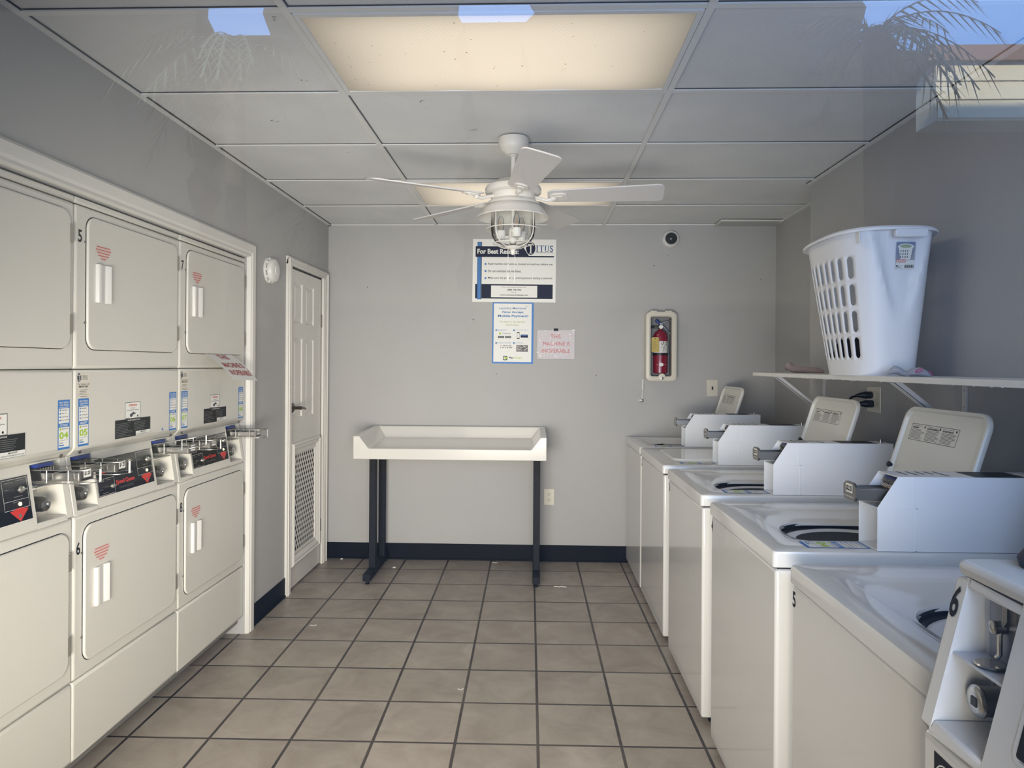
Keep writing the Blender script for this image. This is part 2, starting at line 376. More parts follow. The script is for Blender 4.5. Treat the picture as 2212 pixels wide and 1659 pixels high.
# local: x -> +y world, front faces -y local (= +x world)
b = MB(); cw = .062
def cas(b, x0, x1, z0, z1, vert, side):
    b.box(x0, x1, -.020, 0.0, z0, z1)
b.box(0, cw, -.016, 0.0, 0, 2.085); b.box(.012, .022, -.024, -.016, 0, 2.075); b.box(cw - .018, cw - .008, -.021, -.016, 0, 2.03)
b.box(.80 - cw - .03, .80, -.016, 0, 0, 2.085); b.box(.78, .79, -.024, -.016, 0, 2.075); b.box(.725, .735, -.021, -.016, 0, 2.03); b.box(.75, .757, -.021, -.016, 0, 2.05)
b.box(0, .80, -.0165, 0, 2.035, 2.085); b.box(.012, .79, -.024, -.0165, 2.065, 2.075); b.box(.05, .735, -.021, -.0165, 2.038, 2.046)
b.obj('casing', d, trim_m, bevel=.002)
leaf0, leaf1 = .068, .706
b = MB(); yl = .004
# leaf with recessed panels: frame strips + sloped recess + raised field
px = [(.155, .315), (.375, .545)]; pz = [(1.685, 1.945), (1.08, 1.59)]
xs = sorted({leaf0, leaf1, *[v for p in px for v in p]}); zs = sorted({.012, 2.022, .92, *[v for p in pz for v in p]})
for i in range(len(xs) - 1):
    for j in range(len(zs) - 1):
        x0, x1, z0, z1 = xs[i], xs[i + 1], zs[j], zs[j + 1]
        if (x0, x1) in px and (z0, z1) in pz:
            def ring(o, y): return [(x0 + o, y, z0 + o), (x1 - o, y, z0 + o), (x1 - o, y, z1 - o), (x0 + o, y, z1 - o)]
            b.loft([ring(0, yl), ring(.008, yl + .009), ring(.014, yl + .009), ring(.034, yl + .002)], False, True)
        else: b.poly([(x0, yl, z0), (x1, yl, z0), (x1, yl, z1), (x0, yl, z1)])
b.box(leaf0, leaf1, yl + .014, yl + .034, .012, 2.022)
b.obj('door_leaf', d, trim_m)
b = MB(); b.box(leaf0 - .003, leaf0, .008, .03, 0, 2.03); b.box(leaf1, leaf1 + .003, .008, .03, 0, 2.03); b.box(leaf0, leaf1, .004, .03, 2.022, 2.030); b.box(.062, .728, .040, .060, -.01, 2.06)  # dark strips in the gaps; backing panel added to stop sky leaking through
b.obj('door_gap_fill', d, dark_gap)
# vent grille low in the leaf
b = MB()
gx0, gx1, gz0, gz1 = .10, .645, .15, .925
def ringp(o, y): return [(gx0 + o, y, gz0 + o), (gx1 - o, y, gz0 + o), (gx1 - o, y, gz1 - o), (gx0 + o, y, gz1 - o)]
b.loft([ringp(0, yl), ringp(.002, yl - .018), ringp(.014, yl - .026), ringp(.022, yl - .017), ringp(.034, yl - .020), ringp(.055, yl - .006), ringp(.072, yl - .008), ringp(.075, yl - .002)], False, True)
gr = b.obj('vent_grille', d, trim_m)
b = MB()
ix0, ix1, iz0, iz1 = gx0 + .078, gx1 - .078, gz0 + .078, gz1 - .078
rows = 19; cols = 9; q = 0
for j in range(rows):
    for i in range(cols):
        x = ix0 + (i + .5 + (.5 if j % 2 else 0)) * (ix1 - ix0) / (cols + .5); z = iz0 + (j + .5) * (iz1 - iz0) / rows
        rx, rz = .0105, .0145
        pts = [(x + rx * math.cos(a), yl - .0032, z + rz * math.sin(a)) for a in [k * PI / 4 for k in range(8)]]
        pts = [(x + (p[0] - x) * (1 if k % 2 == 0 else .82), p[1], z + (p[2] - z) * (1 if k % 2 == 0 else .82)) for k, p in enumerate(pts)]
        b.poly(pts)
b.obj('vent_holes', gr, dark_gap)
# hinges and lever handle
for z in (1.73, 1.06 - .78):
    b = MB(); b.lathe([(.0055, 0), (.0055, .095)], (leaf1 + .008, -.006, z - .047), 10); b.box(leaf1 - .004, leaf1 + .018, -.004, 0.006, z - .045, z + .045)
    b.obj('hinge', d, nickel, smooth=True)
b = MB(); b.lathe([(.030, 0), (.030, .006), (.026, .010), (.011, .012), (.010, .045), (.012, .05), (.012, .062), (.004, .066)], (.118, 0, 1.148), 20, 'y')
b.M = Matrix()
hd = b
for v in hd.bm.verts: v.co.y = -v.co.y
hd.tube([(.118, -.055, 1.148), (.15, -.058, 1.147), (.19, -.056, 1.142), (.222, -.050, 1.135), (.235, -.046, 1.140)], [.008, .0085, .008, .007, .005], 10)
hd.obj('door_handle', d, nickel, smooth=True)
# ------------------------------------------------------------------ printed labels shared by the machines
def pay_sticker(F, x0, z0, w, h, num, k=0):
    """tall mobile-payment label"""
    F.L(k).rect(x0, z0, x0 + w, z0 + h, blue_p); m = w * .06
    F.L(k + 1).rect(x0 + m, z0 + h * .045, x0 + w - m, z0 + h * .45, white_p); F.rect(x0 + m, z0 + h * .53, x0 + w - m, z0 + h * .83, white_p)
    F.text('PAY WITH', x0 + w * .12, z0 + h * .925, x0 + w * .88, z0 + h * .965, white_p, .02)
    F.text('YOUR PHONE', x0 + w * .12, z0 + h * .875, x0 + w * .88, z0 + h * .912, white_p, .02)
    F.lines(x0 + w * .12, z0 + h * .842, x0 + w * .88, z0 + h * .862, 1, white_p, .5, 0)
    F.L(k + 2)
    for i, t in enumerate(('Download', 'Sign up', 'Add funds', 'Pay machine')):
        zc = z0 + h * (.795 - i * .068); F.disc(x0 + w * .17, zc, w * .055, blue_p, n=10); F.text(t, x0 + w * .28, zc - h * .013, x0 + w * .28 + w * .062 * len(t), zc + h * .015, black_p)
    F.L(k + 1).lines(x0 + w * .15, z0 + h * .465, x0 + w * .85, z0 + h * .515, 2, white_p, .4, .1)
    F.L(k + 2).disc(x0 + w * .2, z0 + h * .412, w * .08, green_p, n=12); F.text('PayRange', x0 + w * .34, z0 + h * .397, x0 + w * .84, z0 + h * .428, navy_p)
    F.text(num, x0 + w * .1, z0 + h * .215, x0 + w * .86, z0 + h * .355, green_p, .03)
    F.rect(x0 + w * .1, z0 + h * .183, x0 + w * .86, z0 + h * .188, grey_p)
    F.rect(x0 + w * .1, z0 + h * .075, x0 + w * .5, z0 + h * .098, blue_p); F.lines(x0 + w * .1, z0 + h * .115, x0 + w * .48, z0 + h * .15, 2, grey_p, .4)
def titus_word(F, x, z, h, m_oval, m_text, wide=1.0):
    """T in an oval followed by ITUS"""
    rx = h * .40 * wide; F.disc(x + rx, z + h * .5, rx, m_oval, h * .62, 24)
    cx = x + rx; k = F.k
    F.L(k + 1).rect(cx - rx * .62, z + h * .80, cx + rx * .62, z + h * .90, white_p); F.rect(cx - rx * .13, z + h * .05, cx + rx * .13, z + h * .85, white_p); F.rect(cx - rx * .32, z, cx + rx * .32, z + h * .06, white_p)
    F.rect(cx - rx * .62, z + h * .72, cx - rx * .52, z + h * .85, white_p); F.rect(cx + rx * .52, z + h * .72, cx + rx * .62, z + h * .85, white_p)
    F.L(k); xx = x + rx * 2.1; lh = h * .62; z0 = z + h * .16; s = lh * .12
    def bar(a, b, c, d_): F.rect(a, b, c, d_, m_text)
    W = lh * .62 * wide
    bar(xx + s, z0, xx + s * 2.4, z0 + lh); bar(xx, z0, xx + s * 3.4, z0 + s * .5); bar(xx, z0 + lh - s * .5, xx + s * 3.4, z0 + lh); xx += s * 4.4
    bar(xx + W / 2 - s * .7, z0, xx + W / 2 + s * .7, z0 + lh); bar(xx, z0 + lh - s * .7, xx + W, z0 + lh); bar(xx, z0 + lh * .8, xx + s * .5, z0 + lh); bar(xx + W - s * .5, z0 + lh * .8, xx + W, z0 + lh); bar(xx + W / 2 - s * 1.6, z0, xx + W / 2 + s * 1.6, z0 + s * .5); xx += W + s
    bar(xx + s * .5, z0 + lh * .25, xx + s * 1.9, z0 + lh); bar(xx + W - s * 1.2, z0 + lh * .25, xx + W - s * .4, z0 + lh); bar(xx, z0 + lh - s * .5, xx + s * 2.6, z0 + lh); bar(xx + W - s * 1.8, z0 + lh - s * .5, xx + W + s * .3, z0 + lh)
    n = 8; c0 = xx + s * .5; c1 = xx + W - s * .4; mid = (c0 + c1) / 2; R = (c1 - c0) / 2
    outer = [(mid + R * math.cos(PI + PI * i / n), z0 + lh * .25 + lh * .25 * math.sin(PI + PI * i / n)) for i in range(n + 1)]
    inner = [(mid + (R - s) * math.cos(PI + PI * i / n), z0 + lh * .25 + (lh * .25 - s * .7) * math.sin(PI + PI * i / n)) for i in range(n + 1)]
    for i in range(n): F.shape([outer[i], outer[i + 1], inner[i + 1], inner[i]], m_text)
    xx += W + s; F.text('S', xx, z0, xx + W * .75, z0 + lh, m_text, .015); xx += W * .8
    return xx
def arrow_sticker(F, x0, x1, z0, z1):
    w = x1 - x0; h = z1 - z0; n = 5; ws = (.86, 1.0, .86, .72, .34); cx = (x0 + x1) / 2
    F.L(0).shape([(cx - w * .5, z1), (cx - w * .5, z1 - h * .3), (cx - w * .12, z0), (cx + w * .12, z0), (cx + w * .5, z1 - h * .3), (cx + w * .5, z1)], pale_pink)
    for i in range(n):
        z = z1 - h * (i + .35) / n; F.L(1).rect(cx - w * ws[i] / 2, z - h * .035, cx + w * ws[i] / 2, z + h * .035, pale_red)

hinge_m = mat('hinge_zinc', (170, 166, 156), .45, metal=.6)
# ------------------------------------------------------------------ stacked coin dryers
DW = 0.669
def yS(z): return .028 - (1.112 - z) / .197 * .030
def coin_guard(b, cx, z0, z1, ln, half, tilt=0.0, lift=0.0):
    for z in (z0, z1):
        pts = []
        for s_, yy in ((-1, .03), (-1, -ln + half)): pts.append((cx + s_ * half, yy, z))
        for i in range(1, 8):
            a = PI + PI * i / 8; pts.append((cx + half * math.cos(a), -ln + half + half * math.sin(a), z))
        for s_, yy in ((1, -ln + half), (1, .03)): pts.append((cx + half * s_, yy, z))
        pts = [(p[0] + tilt * max(0, -p[1]), p[1], p[2] + lift * max(0, -p[1])) for p in pts]
        b.tube(pts, .0015, 6)
    for px, py in ((cx, -ln), (cx - half, -ln + half * 1.6), (cx + half, -ln + half * 1.6), (cx - .006, -ln), (cx + half, -.02), (cx - half, -.02)):
        X = px + tilt * max(0, -py); Z = lift * max(0, -py); b.tube([(X, py, z0 + Z), (X, py, z1 + Z)], .0016, 6)
def make_dryer(y0, nums, label, group, titus=True, right_visible=True, tilts=((0, 0), (0, 0))):
    t = thing('stacked_dryer', label, 'dryer', (XL - .002, y0, 0), PI / 2, group)
    x0, x1 = .0006, DW - .0006
    b = MB(); b.box(x0 + .002, x1 - .002, .082, .70, .06, 1.97); b.box(x0 + .004, x1 - .004, .03, .082, 1.16, 1.97); b.box(x0 + .004, x1 - .004, .03, .082, .06, .90)
    b.box(x0 + .03, x1 - .03, .30, .6, 0.0, .06); b.obj('cabinet', t, mat('dryer_body_grey', (120, 118, 114), .5))
    b = MB(); b.box(x0, x1, 0, .03, 1.954, 1.976); b.obj('top_cap', t, enamel_d, bevel=.006)
    b = MB(); b.box(x0, x1, 0, .03, 1.402, 1.951); b.obj('upper_front_panel', t, enamel_d, bevel=.011, seg=4)
    b = MB(); b.prism([(0, 1.3995), (0, 1.136), (.024, 1.112), (.05, 1.112), (.05, 1.3995)], 'x', x0, x1); b.obj('sticker_panel', t, enamel_d, bevel=.009, seg=3)
    for sx in (.045, DW - .045):
        b = MB(); b.lathe([(.006, 0), (.006, -.003), (.003, -.005)], (sx, .012, 1.122), 10, 'y'); b.obj('screw', t, steel, smooth=True)
    b = MB(); b.box(x0, x1, 0, .03, .363, .911); b.obj('lower_front_panel', t, enamel_d, bevel=.011, seg=4)
    b = MB(); b.prism([(0, .360), (0, .10), (.022, .084), (.04, .084), (.04, .360)], 'x', x0, x1); b.obj('kick_panel', t, enamel_d, bevel=.009, seg=3)
    # control fascia with two coin bays
    b = MB(); bays = ((.020, .128), (.505, .638))
    def slab(a, c, z0, z1): b.prism([(yS(z0), z0), (yS(z1), z1), (.08, z1), (.08, z0)], 'x', a, c)
    slab(x0, bays[0][0], .913, 1.112); slab(bays[0][1], bays[1][0], .913, 1.112); slab(bays[1][1], x1, .913, 1.112)
    for a, c in bays: slab(a, c, .913, .928); slab(a, c, 1.106, 1.112); slab(a, c, 1.030, 1.036)
    b.obj('control_fascia', t, enamel_d, bevel=.004, seg=2)
    for a, c in bays:
        b = MB(); b.prism([(.066, .926), (.066, 1.034), (.050, 1.034), (.050, 1.108), (.085, 1.108), (.085, .926)], 'x', a - .003, c + .003); b.obj('bay_plate', t, mat('bay_grey_plate', (206, 202, 190), .35))
    # black control panel
    a0 = -math.atan(.030 / .197); zb = .948
    F = Flat(0, .0003); F.M = Matrix.Translation((0, yS(zb) - .0012, zb)) @ Matrix.Rotation(a0, 4, 'X')
    H = .136; X0, X1 = .135, .490
    F.L(0).rect(X0, 0, X1, H, black_p); F.L(1).frame(X0, 0, X1, H, .0012, white_p)
    F.L(1).frame(X0 + .004, .004, X0 + .10, .062, .0009, white_p); F.frame(X1 - .105, .040, X1 - .006, .130, .0009, white_p); F.rect(X1 - .105, .066, X1 - .006, .0668, white_p)
    F.text('Speed Queen', X0 + .108, .026, X0 + .225, .046, red_p, .03); F.text('Commercial Dryer', X0 + .125, .010, X0 + .215, .021, grey_p)
    cx = X1 - .05; F.shape([(cx - .037, .036), (cx, -.002 + .004), (cx + .037, .036), (cx + .02, .038), (cx + .012, .042), (cx - .012, .042), (cx - .02, .038)], red_p); F.L(2).disc(cx, .018, .006, grey_p, n=10)
    F.L(1).shape([(X0 + .045, .12), (X0 + .03, .095), (X0 + .06, .095)], red_p); F.rect(X0 + .036, .082, X0 + .056, .094, red_p)
    for (a, z, c) in ((X0 + .012, .052, X0 + .04), (X0 + .055, .054, X0 + .08), (X0 + .012, .024, X0 + .03), (X0 + .025, .010, X0 + .06), (X1 - .095, .12, X1 - .06), (X1 - .05, .122, X1 - .02), (X1 - .095, .10, X1 - .08), (X1 - .065, .075, X1 - .03), (X1 - .07, .060, X1 - .045)):
        F.L(1).rect(a, z, c, z + .0022, grey_p)
    F.obj('control_panel', t)
    knob = mat('knob_chrome', (190, 188, 180), .25, metal=.9); glow = mat('indicator_lamp', (240, 228, 190), .4, emit=(255, 236, 180), es=.9)
    Mx = Matrix.Translation((0, yS(zb) - .0012, zb)) @ Matrix.Rotation(a0, 4, 'X')
    for (kx, kz, r_) in ((X0 + .19, .108, .010), (X0 + .082, .030, .009), (X1 - .035, .095, .011)):
        b = MB(); b.M = Mx; b.lathe([(r_, 0), (r_, -.004), (r_ * .7, -.009), (.001, -.011)], (kx, 0, kz), 14, 'y'); b.box(kx - r_, kx + r_, -.013, -.008, kz - .002, kz + .002); b.obj('selector_knob', t, knob, smooth=True)
    b = MB(); b.M = Mx; b.lathe([(.006, 0), (.006, -.003), (.002, -.006)], (X1 - .045, 0, .053), 12, 'y'); b.obj('indicator_lamp', t, glow, smooth=True)
    # coin slides, guards, locks
    for i, (a, c) in enumerate(bays):
        cx = (a + c) / 2 + (0 if i == 0 else -.01)
        b = MB(); b.use(blue_pl); b.box(cx - .036, cx + .036, .018, .05, 1.095, 1.1055); b.use(steel)
        for k in range(9):
            xx = cx - .030 + k * .0072; b.box(xx, xx + .0028, .012, .05, 1.079, 1.093)
        cs = b.obj('coin_slots', t)
        b = MB(); b.use(chrome)
        b.box(cx - .034, cx + .034, -.112, .05, 1.0545, 1.060); b.box(cx - .034, cx - .031, -.112, .05, 1.06, 1.080); b.box(cx + .031, cx + .034, -.112, .05, 1.06, 1.080)
        for yy in (-.02, -.06, -.075, -.09): b.box(cx - .031, cx + .031, yy, yy + .006, 1.06, 1.077)
        sl = b.obj('coin_slide', t, bevel=.0012)
        F = Flat(-.118, .0006); F.use(steel); F.box(cx - .032, cx + .032, -.1175, -.112, 1.0535, 1.091)
        F.L(0).rect(cx - .018, 1.064, cx + .018, 1.088, white_p); F.L(1).text('$1.25', cx - .014, 1.069, cx + .014, 1.083, black_p, .03); F.rect(cx - .024, 1.057, cx + .024, 1.060, black_p)
        F.obj('price_plate', sl)
        b = MB(); coin_guard(b, cx, 1.050, 1.090, .150 + .012 * i, .046, *tilts[i]); b.obj('wire_guard', t, wire_m, smooth=True)
        b = MB(); b.lathe([(.024, .0), (.024, -.048), (.0215, -.054), (.0215, -.058), (.016, -.060), (.006, -.0605), (.004, -.057)], (cx - .008, .066, .978), 20, 'y'); b.obj('coin_box_lock', t, chrome, smooth=True)
        b = MB(); b.box(cx - .038, cx + .022, .060, .0665, .932, 1.026); b.obj('lock_plate', t, steel, bevel=.002)
        b = MB(); b.lathe([(.005, 0), (.005, -.012), (.003, -.016)], (a + .004, .02, 1.041), 8, 'y'); b.obj('guard_bolt', t, chrome, smooth=True)
    # doors
    for name, (a, c, z0, z1), hz, hh, num in (('upper_door', (.055, .640, 1.468, 1.921), 1.697, (1.845, 1.548), nums[0]), ('lower_door', (.047, .640, .408, .872), .650, (.770, .495), nums[1])):
        b = MB(); b.prism(rr(a, c, z0, z1, .042, 7), 'y', -.009, .002); dr = b.obj(name, t, enamel_d, bevel=.005, seg=3)
        b = MB(); b.prism(rr(a - .0022, c + .0022, z0 - .0022, z1 + .0022, .044, 7), 'y', -.0010, .001); b.obj('door_gap_fill', dr, dark_gap)  # dark plate behind the door, shadow line round its edge as colour
        hx = .093
        b = MB(); b.prism([(hx, -.008), (hx + .001, -.019), (hx + .006, -.0215), (hx + .017, -.0215), (hx + .040, -.0145), (hx + .046, -.0140), (hx + .050, -.0170), (hx + .070, -.0235), (hx + .075, -.020), (hx + .075, -.008)], 'z', hz - .067, hz + .067)
        b.obj('door_handle', dr, plastic_w, bevel=.0025)
        F = Flat(-.0094); arrow_sticker(F, .093, .178, hz + .082, hz + .132); F.obj('arrow_sticker', dr)
        for z in hh:
            b = MB(); b.lathe([(.0045, 0), (.0045, .062)], (c + .001, -.006, z - .031), 10); b.box(c - .008, c + .008, -.0105, -.004, z - .03, z + .03)
            for k in range(3): b.box(c - .006, c + .0065, -.0115, -.003, z - .022 + k * .019, z - .020 + k * .019)
            b.obj('hinge', dr, hinge_m, smooth=True)
        if num:
            F = Flat(-.0006); zt = 1.868 if name == 'upper_door' else .822
            F.text(num, .014, zt - .042, .034, zt, black_p, .02); F.obj('machine_number', t)
        for zc_ in (z1 - .09, z0 + .09):
            b = MB(); b.lathe([(.0035, 0), (.0035, -.004)], (a - .006, 0.0, zc_), 8, 'y'); b.obj('door_catch', t, steel)
    # stickers on the panel
    F = Flat(-.0006)
    if titus:
        F.L(0).rect(.013, 1.304, .080, 1.390, mat('faded_sticker', (214, 208, 196), .5))
        F.L(1); titus_word(F, .014, 1.361, .024, navy_p, grey_p, .9)
        F.L(1).text('For Service Call', .018, 1.348, .075, 1.354, black_p); F.text('888.307.6065', .022, 1.339, .070, 1.346, black_p, .02)
        F.lines(.026, 1.318, .068, 1.334, 3, grey_p, .25, .2); F.rect(.016, 1.3145, .076, 1.3155, grey_p); F.rect(.03, 1.308, .066, 1.310, grey_p)
        F.obj('service_sticker', t); F = Flat(-.0006)
    pay_sticker(F, .020, 1.142, .054, .160, nums[2]); F.obj('pay_sticker', t)
    if right_visible:
        F = Flat(-.0006); pay_sticker(F, .592, 1.142, .056, .160, nums[3]); F.obj('pay_sticker', t)
    F = Flat(-.0006); F.rect(.283, 1.213, .381, 1.275, white_p); F.L(1).frame(.283, 1.213, .381, 1.275, .0016, black_p)
    F.text('ATTENTION', .306, 1.259, .358, 1.267, red_p, .03); F.text('To Operate', .318, 1.250, .346, 1.2545, black_p); F.text('Use One Dollar In TWO Quarters', .292, 1.242, .372, 1.2475, black_p)
    F.shape([(.312, 1.229), (.331, 1.236), (.334, 1.241), (.338, 1.236), (.352, 1.233), (.347, 1.228), (.338, 1.229), (.326, 1.220), (.316, 1.219)], mat('dark_grey_print', (70, 72, 84), .5)); F.disc(.364, 1.2215, .004, navy_p, n=10); F.rect(.286, 1.2155, .31, 1.2175, grey_p)
    F.obj('attention_sticker', t)
    F = Flat(-.0006); F.rect(.222, 1.145, .451, 1.213, black_p); F.L(1).frame(.222, 1.145, .451, 1.213, .001, grey_p)
    F.text('DRYER INSTRUCTIONS', .30, 1.205, .38, 1.2095, white_p, .02)
    F.lines(.228, 1.149, .332, 1.201, 9, grey_p, .28, .5, 3); F.lines(.340, 1.167, .446, 1.201, 6, grey_p, .28, .4, 5)
    F.L(1).rect(.352, 1.146, .450, 1.163, white_p); F.L(2).text('IMPORTANT', .384, 1.156, .42, 1.161, black_p, .02); F.text('CLEAN LINT FILTER BEFORE EACH LOAD', .356, 1.149, .446, 1.153, black_p)
    F.obj('instruction_sticker', t)
    return t
GD = 'stacked coin dryers in the left wall'
make_dryer(1.557, ('3', '4', '03', '04'), 'stacked white dryer at the left edge, its coin slide beside the 04 payment sticker', 'dryer', titus=True)
bpy.data.objects
D5 = make_dryer(2.227, ('5', '6', '05', '06'), 'middle stacked white dryer, numbered 5 above and 6 below', GD, tilts=((-.05, .0), (.15, .22)))
D7 = make_dryer(2.897, ('7', '8', '07', '08'), 'far stacked white dryer, numbered 7 above and 8 below, beside the grey wall', GD, tilts=((.0, .0), (.05, .0)))
for o in C.objects:
    if o.name == 'stacked_dryer': o['group'] = GD
b = MB(); b.use(blue_p); b.M = Matrix(); b.poly([(.535, -.0006, 1.150), (.552, -.0006, 1.148), (.541, -.0006, 1.155), (.538, -.0006, 1.163)]); b.obj('sticker_scrap', D5)

# paper notice hanging from the lower edge of door 7
t = MB(); t.use(white_p)
n = 10; loops = []
def sheet(u, v):   # u 0..1 across (world y), v 0..1 downwards
    yy = 3.10 + u * .28 + v * .02; out = .012 + .122 * v + .012 * math.sin(PI * v); z = 1.4665 - .116 * v - .012 * u * v
    return (XL + out, yy, z)
grid = [[t.v(sheet(i / n, j / n)) for i in range(n + 1)] for j in range(n + 1)]
for j in range(n):
    for i in range(n): t.face([grid[j][i], grid[j][i + 1], grid[j + 1][i + 1], grid[j + 1][i]])
def txt_on(tb, s, u0, u1, v0, v1, m, bold):
    vs, fs = text_geo(s, bold); ax = min(v[0] for v in vs); bx = max(v[0] for v in vs); az = min(v[1] for v in vs); bz = max(v[1] for v in vs)
    tb.use(m); q = []
    for v in vs:
        p = Vector(sheet(u0 + (u1 - u0) * (v[0] - ax) / (bx - ax), v1 + (v0 - v1) * (v[1] - az) / (bz - az))); q.append(tb.v(p + Vector((.0008, 0, .0008))))
    for f in fs: tb.face([q[i] for i in f])
mk = mat('red_marker', (176, 66, 66), .6)
txt_on(t, 'THIS', .32, .68, .03, .20, mk, .01); txt_on(t, 'MACHINE IS', .14, .90, .33, .52, mk, .01); txt_on(t, 'INOPERABLE', .12, .92, .62, .82, mk, .01)
o = t.obj('paper_notice'); tag(o, 'paper THIS MACHINE IS INOPERABLE notice sticking out under dryer door 7', 'notice')

# ------------------------------------------------------------------ washers
XW = 0.663
def make_washer(yfar, w, num, label, lid='open', pay='02'):
    t = thing('top_load_washer', label, 'washer', (XW, yfar, 0), -PI / 2, 'top-loading coin washers along the right wall')
    D = .80
    b = MB(); b.box(.004, w - .004, .004, D, .030, .864); b.obj('cabinet', t, enamel_w, bevel=.010, seg=4)
    b = MB(); b.box(.012, w - .012, .012, D - .01, .862, .8715); b.obj('top_gap', t, dark_gap)
    for fx in (.05, w - .05):
        for fy in (.06, D - .06):
            b = MB(); b.lathe([(.018, 0), (.018, .008), (.007, .01), (.007, .032)], (fx, fy, 0), 12); b.obj('foot', t, black_pl)
    n = 8
    def lp(x0, x1, y0, y1, r, z): return [(p[0], p[1], z) for p in rr(x0, x1, y0, y1, r, n)]
    rx0, rx1, ry0, ry1 = .115, min(w - .118, .575), .085, .565
    ox, oy = .40, .337; hx, hy = .155, .205
    b = MB()
    L = [lp(.001, w - .001, -.003, D, .012, .8705), lp(.001, w - .001, -.003, D, .012, .905), lp(.004, w - .004, .0, D - .003, .012, .913), lp(.010, w - .010, .006, D - .008, .014, .9155)]
    if lid == 'open':
        L += [lp(rx0, rx1, ry0, ry1, .05, .9155), lp(rx0 + .006, rx1 - .006, ry0 + .006, ry1 - .006, .05, .9125), lp(rx0 + .014, rx1 - .014, ry0 + .016, ry1 - .012, .055, .909),
              lp(ox - hx - .03, min(ox + hx + .02, rx1 - .018), oy - hy - .022, oy + hy + .01, .12, .9045), lp(ox - hx, ox + hx - .01, oy - hy, oy + hy, .13, .896), lp(ox - hx + .004, ox + hx - .014, oy - hy + .004, oy + hy - .004, .13, .888), lp(ox - hx + .004, ox + hx - .014, oy - hy + .004, oy + hy - .004, .13, .886)]
        b.loft(L, False, False)
    else: b.loft(L, False, True)
    b.obj('top_panel', t, enamel_w, smooth=True)
    if lid == 'open':
        SM = Matrix.Translation((ox - .005, oy, 0)) @ Matrix.Diagonal((.76, 1, 1, 1))
        b = MB(); b.M = SM; b.lathe([(.216, .892), (.216, .880), (.202, .878), (.199, .872), (.206, .850)], n=40, cap=False); b.obj('tub_gap_shade', t, black_pl, smooth=True)  # black ring, the shadow between rim and basket put in as colour
        b = MB(); b.M = SM; b.lathe([(.200, .866), (.197, .874), (.180, .878), (.150, .868), (.134, .852)], n=40, cap=False); b.obj('balance_ring', t, mat('basket_grey', (206, 208, 212), .3), smooth=True)
        b = MB(); b.M = SM; b.lathe([(.134, .850), (.132, .840), (.160, .80), (.170, .60), (.05, .58), (.04, .75), (.001, .76)], n=36, cap=False); b.obj('wash_basket', t, mat('basket_dark', (70, 72, 78), .35), smooth=True)
        th = math.radians(17.4); b = MB(); b.M = Matrix.Translation((0, .550, .922)) @ Matrix.Rotation(-th, 4, 'X')
        Z1 = .385; x0, x1 = .118, .572
        def lq(o, y, r): return [(p[0], y, p[1]) for p in rr(x0 + o, x1 - o, 0 + o, Z1 - o, r, 8)]
        b.loft([lq(.004, .019, .045), lq(0, .014, .048), lq(0, .004, .048), lq(.003, 0, .046), lq(.012, 0, .040), lq(.017, .010, .036)], True, True)
        ld = b.obj('lid', t, mat('lid_enamel', (214, 212, 204), .3), smooth=True)
        F = Flat(.0096, .0004); F.M = Matrix.Translation((0, .550, .922)) @ Matrix.Rotation(-th, 4, 'X')
        a, c, z0, z1 = .168, .435, .268, .326
        F.L(0).frame(a, z0, c, z1, .0015, black_p)
        for i, s in enumerate(('WARNING', 'AVERTISSEMENT', 'ADVERTENCIA')):
            xa = a + .006 + i * .087; F.text(s, xa, z1 - .016, xa + .0055 * len(s), z1 - .010, black_p, .03); F.rect(xa, z1 - .007, xa + .06, z1 - .006, black_p); F.disc(xa + .074, z1 - .009, .004, black_p, n=10)
            F.lines(xa, z0 + .004, xa + .080, z1 - .018, 9, black_p, .30, .3, i + 2)
        F.obj('warning_label', ld)
        for bx, bz in ((.555, .125), (.124, .165)):
            b = MB(); b.M = Matrix.Translation((0, .550, .922)) @ Matrix.Rotation(-th, 4, 'X'); b.lathe([(.010, .006), (.010, -.006), (.006, -.009)], (bx, 0, bz), 14, 'y'); b.obj('rubber_bumper', ld, black_pl, smooth=True)
    else:
        b = MB(); b.prism(rr(.118, .572, .088, .565, .05, 8), 'z', .913, .925); ld = b.obj('lid', t, enamel_w, bevel=.004, seg=3)
        b = MB(); b.box(.105, .120, .16, .30, .912, .921); b.obj('lid_grip', ld, plastic_w, bevel=.003)
    b = MB(); b.prism([(.690, .915), (.675, 1.045), (.70, 1.060), (.795, 1.060), (.795, .915)], 'x', .01, w - .118); b.obj('console', t, enamel_w, bevel=.008, seg=3)
    b = MB(); b.box(.02, .06, .668, .682, .985, 1.03); b.obj('console_switch', t, black_pl)
    # coin box: folded sheet metal, open at the nose
    c0, c1 = w - .120, w - .010; P = [(.282, .9165), (.282, 1.036), (.338, 1.122), (.748, 1.122), (.748, .9165)]; th = .003
    b = MB(); b.prism(P, 'x', c0, c0 + th); b.prism(P, 'x', c1 - th, c1); b.box(c0, c1, .338, .748, 1.119, 1.122); b.box(c0, c1, .745, .748, .9165, 1.122)
    b.box(c0, c1, .284, .40, 1.033, 1.036); b.box(c0, c1, .282, .40, .9165, .9195); b.box(c0, c1, .385, .39, .9165, 1.036); b.box(c0, c1, .378, .382, 1.036, 1.119)
    cb = b.obj('coin_box', t, enamel_c, bevel=.0012)
    cx = (c0 + c1) / 2
    b = MB(); b.use(blue_pl); b.box(cx - .034, cx + .034, .345, .378, 1.085, 1.112); b.use(steel)
    for k in range(9): xx = cx - .031 + k * .0074; b.tube([(xx, .343, 1.108), (xx, .338, 1.100), (xx, .343, 1.092), (xx, .336, 1.084), (xx, .343, 1.075)], .0014, 5)
    b.obj('coin_slots', cb)
